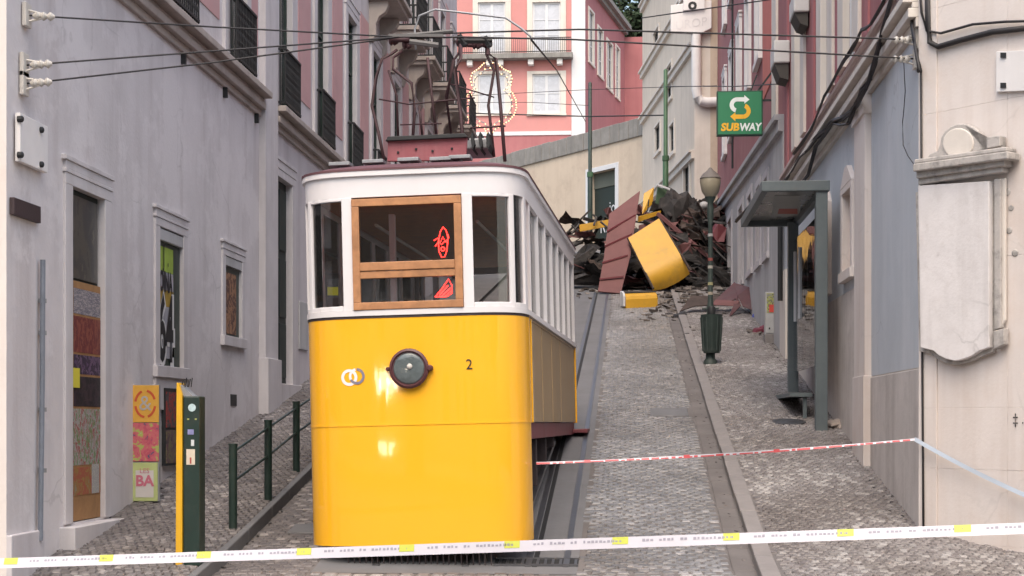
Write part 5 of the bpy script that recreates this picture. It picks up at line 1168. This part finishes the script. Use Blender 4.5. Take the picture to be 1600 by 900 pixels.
for i in range(12):
    c = (35-165+166*i+120)/Lt
    if not 0 < c < .985: continue
    mb = MB(); ribbon(mb, A, B, c-.0065, c+.0065, -.012, .042, .12, .002); mb.build('yellow_patch', m_ty, tape, fix=False)
    mb = MB(); t = c+.018
    for wl in (3, 4, 2, 10):
        for k in range(wl):
            ribbon(mb, A, B, t, t+.0026*random.uniform(.6,1), .004, .004+random.uniform(.013,.02), .12, .002, n=1); t += .0033
        t += .004
    stuff(mb.build('print_marks', m_print, tape, fix=False))
for E, lab in ((A, 'left'), (B, 'right')):
    r_ = thing('tape_bollard', 'green iron bollard holding the %s end of the white tape' % lab, 'bollard', (E.x, E.y, 0)); mb = MB(); mb.lathe((E.x, E.y+.06, 0), [(.09,0),(.09,.08),(.055,.12),(.05,.85),(.07,.88),(.06,.95),(.02,.99)], 12); mb.build('post', m_greenblk, r_, sm='auto')
A = TM @ Vector((1.06, .62, 0)); A = at(838, 724, A.y); B = RW.pt(1436, 686, .03)
t2 = thing('barrier_tape', 'red and white tape from the tram to the right wall', 'tape', A)
mb = MB(); ribbon(mb, A, B, 0, 1, -.013, .013, .5, 0, .03, n=60); mb.build('ribbon', m_tw, t2, fix=False)
mb = MB()
t = 0
while t < .98:
    l = random.choice((.01,.02,.035)); ribbon(mb, A, B, t, min(1,t+l), -.012, random.choice((.002,.008)), .5, .0015, .03, n=2); t += l+random.choice((.004,.006,.008))
stuff(mb.build('red_bands', m_tr, t2, fix=False))
for c in (.13, .385, .62):
    mb = MB(); ribbon(mb, A, B, c-.008, c+.008, -.016, .018, .5, .003, .03); mb.build('red_knot', m_tr, t2, fix=False)
A, B = RW.pt(1436,686,.04), CW.pt(1640,790,.12)
t3 = thing('barrier_tape', 'pale blue tape sloping down from the right wall corner to the photo edge', 'tape', A)
mb = MB(); ribbon(mb, A+Vector((-.05,-.02,0)), B, 0, 1, -.023, .023, .1, 0, .03, n=30); mb.build('ribbon', m_tb, t3, fix=False)
# ------------------------------------------------------------------ the wreck
m_bent = M('wreck_sheet_dark', (.022,.02,.02), .8, .5, 3, .3, grime=(.12,.1,.095), gramt=.5)
m_wtim = M('wreck_timber', (.06,.042,.036), .85, .35, 5, .3)
m_wgrey = M('wreck_metal_grey', (.075,.07,.07), .7, .3, 4, .2)
m_wroof = M('wreck_roof_maroon', (.16,.066,.066), .75, .12, 2, .2, stain=(.13,.06,.06), stamt=.5, stscale=(3,3,.6))
m_wyel = M('wreck_yellow', (.62,.34,.03), .45, .1, 1.2, .05, grime=(.3,.2,.06), gramt=.5)
Wg = lambda X, Y: zs(Y)
wr = thing('wrecked_tram', 'crushed remains of a second tram heaped against the right buildings', 'wreck', (1.0, 48.5, zs(48.5)))
# lumpy dark mass in the middle of the heap
mb = MB(); n1_, n2_ = 26, 14; cx0, cy0 = .9, 49.6
for j in range(n2_+1):
    for i in range(n1_):
        t = 2*math.pi*i/n1_; f = j/n2_; el = f*math.pi/2
        p = Vector((math.cos(t)*math.cos(el), math.sin(t)*math.cos(el), math.sin(el)))
        k = 1+.35*noise.noise(p*2.3+Vector((4,1,2)))+.18*noise.noise(p*6)
        mb.v.append(Vector((cx0+2.5*k*p.x, cy0+1.7*k*p.y, zs(cy0)-.3+2.8*k*p.z*(.7+.3*(p.x > 0)))))
for j in range(n2_):
    for i in range(n1_): a = j*n1_+i; b = j*n1_+(i+1) % n1_; mb.f.append((a, b, b+n1_, a+n1_))
mb.build('crushed_body', m_bent, wr)
rnd = random.Random(21)
prot = []
for k, (L, w_, h_, m) in enumerate(((1.6,.09,.07,m_bent), (1.1,.2,.03,m_wtim), (.9,.07,.07,m_wgrey), (.7,.34,.02,m_wgrey), (2.2,.1,.12,m_bent), (.55,.05,.05,m_wtim), (1.3,.28,.025,m_bent), (.8,.12,.02,m_wroof))):
    mb = MB(); mb.hexa([(-L/2,-w_/2,-h_/2),(L/2,-w_/2*.8,-h_/2),(L/2,w_/2*.9,-h_/2+.03),(-L/2,w_/2,-h_/2),(-L/2,-w_/2,h_/2),(L/2,-w_/2,h_/2),(L/2,w_/2,h_/2+.03),(-L/2,w_/2*.9,h_/2)])
    o = mb.build(('bent_beam','plank','frame_bar','torn_sheet','bent_beam','stick','torn_sheet','slat')[k], m); prot.append([o, False])
for k, m in enumerate((m_bent, m_wroof, m_wtim, m_bent)):
    mb = MB(); q = 5
    for j in range(q):
        for i in range(q):
            u_, v_ = i/(q-1)-.5, j/(q-1)-.5; mb.v.append(Vector((u_*1.1, v_*.8, .28*noise.noise(Vector((u_*3.1+k*7, v_*3.3, k*2.7)))+.12*noise.noise(Vector((u_*8, v_*8, k*5.1))))))
    for j in range(q-1):
        for i in range(q-1): a = j*q+i; mb.f.append((a, a+1, a+q+1, a+q))
    o = mb.build('crumpled_sheet', m, fix=False); prot += [[o, False]]*2
for i in range(260):
    # spread over the visible side of the heap
    px = rnd.choice((rnd.uniform(893,1132), rnd.uniform(1030,1132))); lo_y = 345 if px < 935 else (332 if px < 1010 else 318)
    hi_y = 452 if px > 940 else 440
    py = rnd.uniform(lo_y, hi_y); Y = lerp(47.2, 50.2, (hi_y-py)/(hi_y-lo_y))+rnd.uniform(-.35,.5)
    p = at(px, py, Y); p.z = max(p.z, zs(p.y)+.06); p.x = min(p.x, 2.95)
    pr = rnd.choice(prot); o = pr[0]
    if pr[1]: o = o.copy(); C.objects.link(o)
    pr[1] = True
    o.parent = wr; o.location = p-ORIG[wr.name]; o.rotation_euler = (rnd.uniform(-.5,.5), rnd.uniform(-1.0,1.0), rnd.uniform(-.6,.6)); s = rnd.uniform(.45,.95); o.scale = (s, s, s)
for i in range(20):
    px, py = rnd.uniform(1035,1128), rnd.uniform(322,440); Y = lerp(46.9, 49.2, (440-py)/118); p = at(px, py, Y); p.x = min(p.x, 2.8)
    o = prot[rnd.choice((8,10,12,14))][0].copy(); C.objects.link(o); o.parent = wr; o.location = p-ORIG[wr.name]; o.rotation_euler = (rnd.uniform(.5,1.5), rnd.uniform(-.6,.6), rnd.uniform(-.8,.8)); k_ = rnd.uniform(.7,1.25); o.scale = (k_, k_*.8, k_*1.4)
for i in range(46):
    px, py = rnd.uniform(1035,1130), rnd.uniform(325,440); Y = lerp(46.5, 48.6, (440-py)/118); p = at(px, py, Y); p.x = min(p.x, 2.9)
    o = prot[rnd.choice((0,1,2,4,5,7))][0].copy(); C.objects.link(o); o.parent = wr; o.location = p-ORIG[wr.name]; o.rotation_euler = (rnd.uniform(-.4,.4), rnd.uniform(.1,1.1), rnd.uniform(-.4,.4)); k_ = rnd.uniform(.45,.9); o.scale = (k_, k_, k_)
def flatpx(root, name, pts, mat, th=.05, bev=.006):
    """a plate through photo points, each with its own distance"""
    f = [at(x, y, Y) for x, y, Y in pts]; nrm = (f[1]-f[0]).cross(f[2]-f[0]).normalized()
    if nrm.y > 0: nrm = -nrm
    mb = MB(); mb.prism(f, [p-nrm*th for p in f]); return mb.build(name, mat, root, bevel=bev)
# tilted underframe with ribs on the right of the heap
uf = flatpx(wr, 'underframe', [(1032,338,48.6),(1106,398,47.6),(1118,438,47.4),(1052,432,47.3),(1030,380,47.9)], m_bent, .06)
for i in range(7):
    t = i/6; a = at(lerp(1034,1104,t), lerp(343,402,t), 48.4-.9*t); b = at(lerp(1034,1116,t), lerp(395,440,t), 47.7-.4*t); mb = MB(); mb.bar(a, b, .05, .07); mb.build('underframe_rib', m_wtim, wr)
mb = MB(); mb.bar(at(1028,334,48.5), at(1108,402,47.4), .12, .1); mb.build('bent_beam', m_wroof, wr)
mb = MB(); mb.bar(at(1108,402,47.4), at(1132,440,47.3), .1, .1); mb.build('bent_beam', m_bent, wr)
flatpx(wr, 'yellow_rail', [(905,351,48.3),(951,343,48.3),(950,354,48.3),(906,362,48.3)], m_wyel, .06); flatpx(wr, 'yellow_rail', [(998,338,48.2),(1033,329,48.6),(1032,335,48.6),(998,347,48.2)], m_wyel, .06)
flatpx(wr, 'yellow_sheet', [(1003,335,48.6),(1006,302,48.9),(1022,292,49),(1020,318,48.9)], m_wyel, .04); mb = MB(); mb.tube([at(1004,340,48.5), at(1012,328,48.5), at(1014,312,48.6)], .02, 5); mb.build('bent_rod', m_ironblk, wr)
flatpx(wr, 'green_sheet', [(1022,338,48.9),(1028,292,49.2),(1046,298,49.4),(1046,318,49.2)], M('wreck_green', (.05,.09,.05), .6, .2, 3, .1), .05)
mb = MB(); mb.bar(at(1028,289,49.1), at(1047,296,49.1), .1, .06); mb.bar(at(1052,318,49.3), at(1100,322,49.3), .14, .1); mb.bar(at(1062,314,49.2), at(1085,326,49.2), .12, .1); mb.build('white_frame', m_whitepaint, wr)
flatpx(wr, 'ochre_sheet', [(1080,345,49),(1102,335,49),(1104,372,48.6),(1086,378,48.6)], M('wreck_ochre', (.25,.18,.09), .7, .25), .03)
flatpx(wr, 'brown_panel', [(998,352,48.1),(1032,342,48.3),(1032,352,48.2),(1010,364,48.0),(998,372,48.0)], m_wroof, .04)
flatpx(wr, 'maroon_box', [(1112,366,47.5),(1122,350,47.5),(1136,356,47.6),(1132,378,47.5),(1120,378,47.5)], m_maroon, .3, .01)
for pts in ([(893,365,47.9),(905,350,48.0)], [(893,352,47.9),(903,362,48.0)], [(938,346,47.9),(952,358,47.9)], [(928,352,48),(932,340,48.2),(926,335,48.2)]): mb = MB(); mb.tube([at(*p) for p in pts], .035, 5); mb.build('bent_rod', m_wgrey, wr)
mb = MB()
for p in ((1100,322,49.2),): mb.lathe(at(*p)-UP*.12, [(.05,0),(.16,.06),(.18,.14),(.14,.22),(.05,.26)], 10)
mb.build('lamp_globe', m_cabinet, wr, sm=True)
# leaning roof panel
rp = thing('roof_panel', 'long maroon roof panel leaning steeply on the wreck', 'panel', at(965, 457, 45.6))
cor = [(934,455,45.4),(971,458,45.4),(1000,300,48.2),(952,336,47.8)]
flatpx(rp, 'sheet', [(934,455,45.4),(970,458,45.4),(985,400,46.4),(1000,298,48.2),(952,334,47.6),(944,398,46.4)], m_wroof, .05)
for t in (.16, .38, .60, .80):
    a = at(lerp(934,952,t), lerp(455,338,t), lerp(45.4,47.5,t)-.06); b = at(lerp(970,998,t), lerp(456,306,t), lerp(45.4,48.1,t)-.06); mb = MB(); mb.bar(a, b, .05, .05); mb.build('seam', m_maroon, rp)
# big yellow end panel with curled lower corner
yp = thing('tram_end_panel', 'large yellow tram panel with curled lower corner tilted against the wreck', 'panel', at(1040, 455, 45.4))
A0, A1 = at(981,372,46.6), at(1030,341,47.0); B0, B1 = at(1021,452,45.3), at(1079,425,45.6)
mb = MB(); rows = []
for i in range(13):
    t = i/12; l = A0.lerp(B0, t); r = A1.lerp(B1, t); row = []
    for j in range(7):
        u_ = j/6; p = l.lerp(r, u_); c = max(0, t-.66)/.34; p += Vector((.0,.55*c*c,-.10*c*(1-abs(2*u_-1)**2))) ; row.append(p)
    rows.append(row)
k = len(mb.v)
for row in rows: mb.v += row
for i in range(12):
    for j in range(6): a = k+i*7+j; mb.f.append((a, a+1, a+8, a+7))
o = mb.build('sheet', m_wyel, yp, sm=True); so_ = o.modifiers.new('thick', 'SOLIDIFY'); so_.thickness = .035; es_ = o.modifiers.new('edges', 'EDGE_SPLIT'); es_.split_angle = R(35)
mb = MB(); mb.bar(A0+Vector((0,.03,0)), B0+Vector((0,.05,.02)), .05, .05); mb.bar(A1+Vector((0,.03,0)), B1+Vector((0,.05,.05)), .05, .05); mb.build('edge_frame', m_wtim, yp)
# small yellow box piece on the road
ye_ = thing('yellow_fragment', 'small rounded yellow tram fragment with white end lying on the setts', 'fragment', at(1002, 480, 41.2))
prof = [(0,0),(0,.26),(.04,.36),(.14,.42),(.3,.44),(.3,.0)]
gA, gB = at(978,480,41.2), at(1028,478,41.5); dirv = (gB-gA).normalized(); bk = Vector((-dirv.y, dirv.x, 0))
mb = MB(); mb.prism([gA+bk*x+UP*(y-.05) for x, y in prof], [gB+bk*x+UP*(y-.05) for x, y in prof]); mb.build('body', m_wyel, ye_, bevel=.02)
mb = MB(); mb.prism([gA-dirv*.07+bk*x+UP*(y+.02) for x, y in prof], [gA-dirv*.01+bk*x+UP*(y+.02) for x, y in prof]); mb.build('white_end', m_whitepaint, ye_, bevel=.02)
mb = MB(); mb.bar(gA+UP*.42+bk*.25, gB+UP*.40+bk*.25, .2, .04); mb.build('top_rail', m_wgrey, ye_)
# bent brown sheet and plank at the right wall
m_bsh = M('bent_sheet_maroon', (.085,.032,.034), .6, .25, 3, .2, grime=(.12,.09,.085), gramt=.5)
bs = thing('bent_sheet', 'bent dark maroon sheet lying on the right pavement behind the lamp', 'sheet', at(1130, 488, 39))
flatpx(bs, 'sheet', [(1118,468,39.5),(1148,440,40.0),(1160,462,39.3),(1132,474,39.2)], m_bsh, .03); flatpx(bs, 'flap', [(1148,442,39.9),(1170,448,39.5),(1186,466,39.0),(1180,487,38.6),(1160,478,38.8),(1152,462,39.2)], m_bsh, .03); flatpx(bs, 'fold', [(1138,497,38.2),(1152,462,39.2),(1158,477,38.8)], m_bsh, .03)
flatpx(bs, 'lower_fold', [(1062,486,39.0),(1080,462,39.8),(1130,462,39.8),(1120,476,39.3),(1084,478,39.2)], m_wtim, .03); flatpx(bs, 'pale_strip', [(1112,476,38.9),(1118,468,39.1),(1156,470,38.9),(1150,478,38.8)], m_wroof, .02)
mb = MB(); mb.bar(at(1163,455,41.6), at(1170,420,42.2), .26, .05, up=(0,-1,0)); tag(mb.build('loose_plank', m_wtim, bevel=.006, loc=at(1163,455,41.6)), 'short brown plank standing against the grey wall behind the bent sheet', 'plank')
# rubble
m_rub = stone_mat('rubble_mix', [(.0,(.03,.028,.027)), (.45,(.13,.11,.10)), (.8,(.3,.27,.25)), (1,(.45,.42,.40))], .85)
mb = MB()
def scrap(x0, x1, y0, y1, n, smin, smax, zf):
    for _ in range(n):
        g = gpt(rnd.uniform(x0,x1), rnd.uniform(y0,y1), zf); s = rnd.uniform(smin, smax); a = rnd.uniform(0,3.1); k = len(mb.v)
        e1, e2 = Vector((math.cos(a), math.sin(a), rnd.uniform(-.2,.3)))*s, Vector((-math.sin(a), math.cos(a), SL))*s*rnd.uniform(.25,.8)
        mb.obox(g+UP*s*.3, e1, e2, Vector((rnd.uniform(-.1,.1),rnd.uniform(-.1,.1),.35))*s*rnd.uniform(.2,1)); mb.at += [rnd.random()]*6
scrap(1020,1075,458,496,90,.03,.12,zs2 := (lambda X, Y: zs(Y))); scrap(1060,1135,440,475,110,.03,.15,zright); scrap(985,1060,486,502,16,.03,.09,zs2); scrap(1040,1200,490,530,26,.015,.05,zright); scrap(900,1000,452,468,24,.03,.1,zs2); scrap(920,1100,505,720,26,.008,.022,zs2)
scrap(1168,1198,512,524,14,.03,.08,zright)
def edge(x, y0, y1, n, zf, sp):
    for _ in range(n):
        Y = rnd.uniform(y0, y1); X = x+rnd.uniform(-sp, sp)*rnd.random(); s = rnd.uniform(.006, .022); a = rnd.uniform(0, 3.1)
        mb.obox(Vector((X, Y, zf(X, Y)+s*.3)), Vector((math.cos(a), math.sin(a), .1))*s, Vector((-math.sin(a), math.cos(a), SL))*s*.6, Vector((0, 0, s*.3))); mb.at += [rnd.random()**2]*6
edge(XL+.12, 13.5, 30, 160, zleft, .2); edge(XR-.1, 16.5, 34, 170, zright, .2); edge(1.15, 15, 36, 120, zs2, .12); edge(-4.0, 15, 24, 60, zs2, .15)
stuff(mb.build('debris', m_rub, fix=False)); 
for x, y, c, l in ((1062,496,(.03,.03,.035),'black scrap of metal at the foot of the rubble, left end'), (1188,519,(.16,.03,.05),'dark red scrap beside the utility cabinet'), (1186,496,(.08,.1,.35),'small blue bag near the bent sheet')):
    g = gpt(x, y, zright if x > 1100 else zs2); mb = MB(); mb.obox(g+UP*.05, (.14,.03,.02), (-.03,.1,.02), (.02,0,.05)); mb.obox(g+UP*.1+Vector((.05,0,0)), (.06,.03,.03), (-.03,.05,.02), (.02,0,.04)); tag(mb.build('scrap', M('scrap_paint', c, .7, .2), bevel=.02, loc=g), l, 'scrap')
# ------------------------------------------------------------------ trees
m_leaf = M('leaves', (.06,.085,.03), .7, .45, 1.5, 0)
m_leafd = M('leaves_dark', (.035,.06,.028), .7, .45, 1.5, 0)
m_bark = M('bark', (.09,.07,.055), .9, .3, 4, .4)
def tree(name, label, loc, h, r, nl, mat, ls=.35, group=None):
    loc = Vector(loc); rt = thing(name, label, 'tree', loc, group); rr = random.Random(int(loc.x*10+loc.y)); mb = MB()
    top = loc+UP*h*.55; mb.tube([loc-UP*.3, loc+UP*h*.25+Vector((.1,.05,0)), top], [h*.028, h*.022, h*.012], 8)
    cl = []
    for i in range(16):
        a = rr.uniform(0,6.28); q = rr.random()**.5*r*.8; c = loc+Vector((math.cos(a)*q, math.sin(a)*q, h*rr.uniform(.42,.92))); cl.append((c, r*rr.uniform(.28,.48)))
        mb.tube([loc+UP*h*rr.uniform(.25,.5), loc.lerp(c,.5)+UP*h*.18, c], [h*.01, h*.006, h*.002], 5)
    mb.build('trunk', m_bark, rt, sm=True, fix=False); mb = MB()
    for i in range(nl):
        c, k = rr.choice(cl); d = Vector((rr.gauss(0,1), rr.gauss(0,1), rr.gauss(0,1))); d.normalize(); p = c+d*k*rr.random()**.4
        e1 = Vector((rr.gauss(0,1), rr.gauss(0,1), rr.gauss(0,.5))).normalized(); e2 = e1.orthogonal().normalized(); s = ls*rr.uniform(.5,1.2)
        mb.quad(p-e1*s, p-e2*s*.6, p+e1*s, p+e2*s*.6)
    mb.build('crown', mat, rt, fix=False); return rt
tp_ = at(985, 60, 128); tree('hill_tree', 'dark green tree above the pink building roof at the top', (tp_.x, 128, tp_.z-9), 20, 6.5, 9000, m_leafd, .32)
tp_ = at(1010, 60, 134); tree('hill_tree', 'second dark green tree behind the pale building edge at the top', (tp_.x+4, 136, tp_.z-9), 21, 6.5, 6000, m_leafd, .35)
for i, (x, y, h, r) in enumerate(((-17,-13,14,6), (-8.5,-15,15,6), (0,-13,14,5.5), (8.5,-15,15,6), (17,-12,14,6), (-26,-14,14,6))):
    tree('avenue_tree', 'broad avenue tree, '+('first','second','third','fourth','fifth','sixth')[i]+' of a row behind the viewer', (x, y, 0), h, r, 5000, m_leaf, .5, 'avenue trees behind the viewer')
# the avenue's far side, behind the viewer
AWl = Wall((0, -42), (-1, 0), (0, 1))
for k, (a0, a1, hh, mat) in enumerate(((-44,-16,21,m_pale), (-15.9,12,19,m_cream), (12.1,44,22,m_beige))):
    r_ = thing('avenue_building', ('pale','cream','beige')[k]+' building across the avenue behind the viewer', 'building', AWl.P((a0+a1)/2, 0), 'buildings across the avenue')
    hs_ = [(a0+1.5+3.4*i, a0+2.8+3.4*i, 1.5+4*j, 4+4*j) for i in range(8) for j in range(4)]
    mb = MB(); AWl.sheet(mb, a0, a1, -.5, hh, hs_); mb.quad(AWl.P(a0,hh), AWl.P(a1,hh), AWl.P(a1,hh,-12), AWl.P(a0,hh,-12)); mb.build('wall', mat, r_)
    mb = MB(); AWl.box(mb, a0, a1, 0, hh-.1, -10, -.2); mb.build('interior', m_darkwin, r_); mb = MB(); AWl.box(mb, a0, a1, hh-.6, hh, 0, .4); mb.build('cornice', m_cornice, r_)

# glowing panes added behind the viewer to put highlights on the tram's paint
nrm = (TM.to_3x3() @ Vector((0,-1,0))).normalized()
sf = thing('added_glow_panes', 'glowing panes added across the avenue for highlights on the yellow paint', 'glow panel', (0, -41.5, 0))
m_lit = emit('added_pane_glow', (1, .86, .7), 9)
for (px, py, w_, h_) in ((545,596,1.3,.9), (520,606,.9,.7), (505,588,.6,.5), (548,704,1.0,.7), (520,700,.5,.5), (580,592,.7,.5), (594,600,.9,.35), (573,604,.4,.8), (600,588,.25,.6), (586,612,.8,.25), (570,622,.25,.5), (566,580,.2,.3), (606,606,.3,.25), (584,702,.6,.5), (597,696,.35,.2), (590,714,.3,.25)):
    p = TM @ tl(px, py, .01); d = (p-E0).normalized(); r_ = d-nrm*2*d.dot(nrm); q = p+r_*((-41.7-p.y)/r_.y)
    mb = MB(); mb.box((q.x-w_/2,-41.72,q.z-h_/2),(q.x+w_/2,-41.66,q.z+h_/2)); mb.build('glow_pane', m_lit, sf)
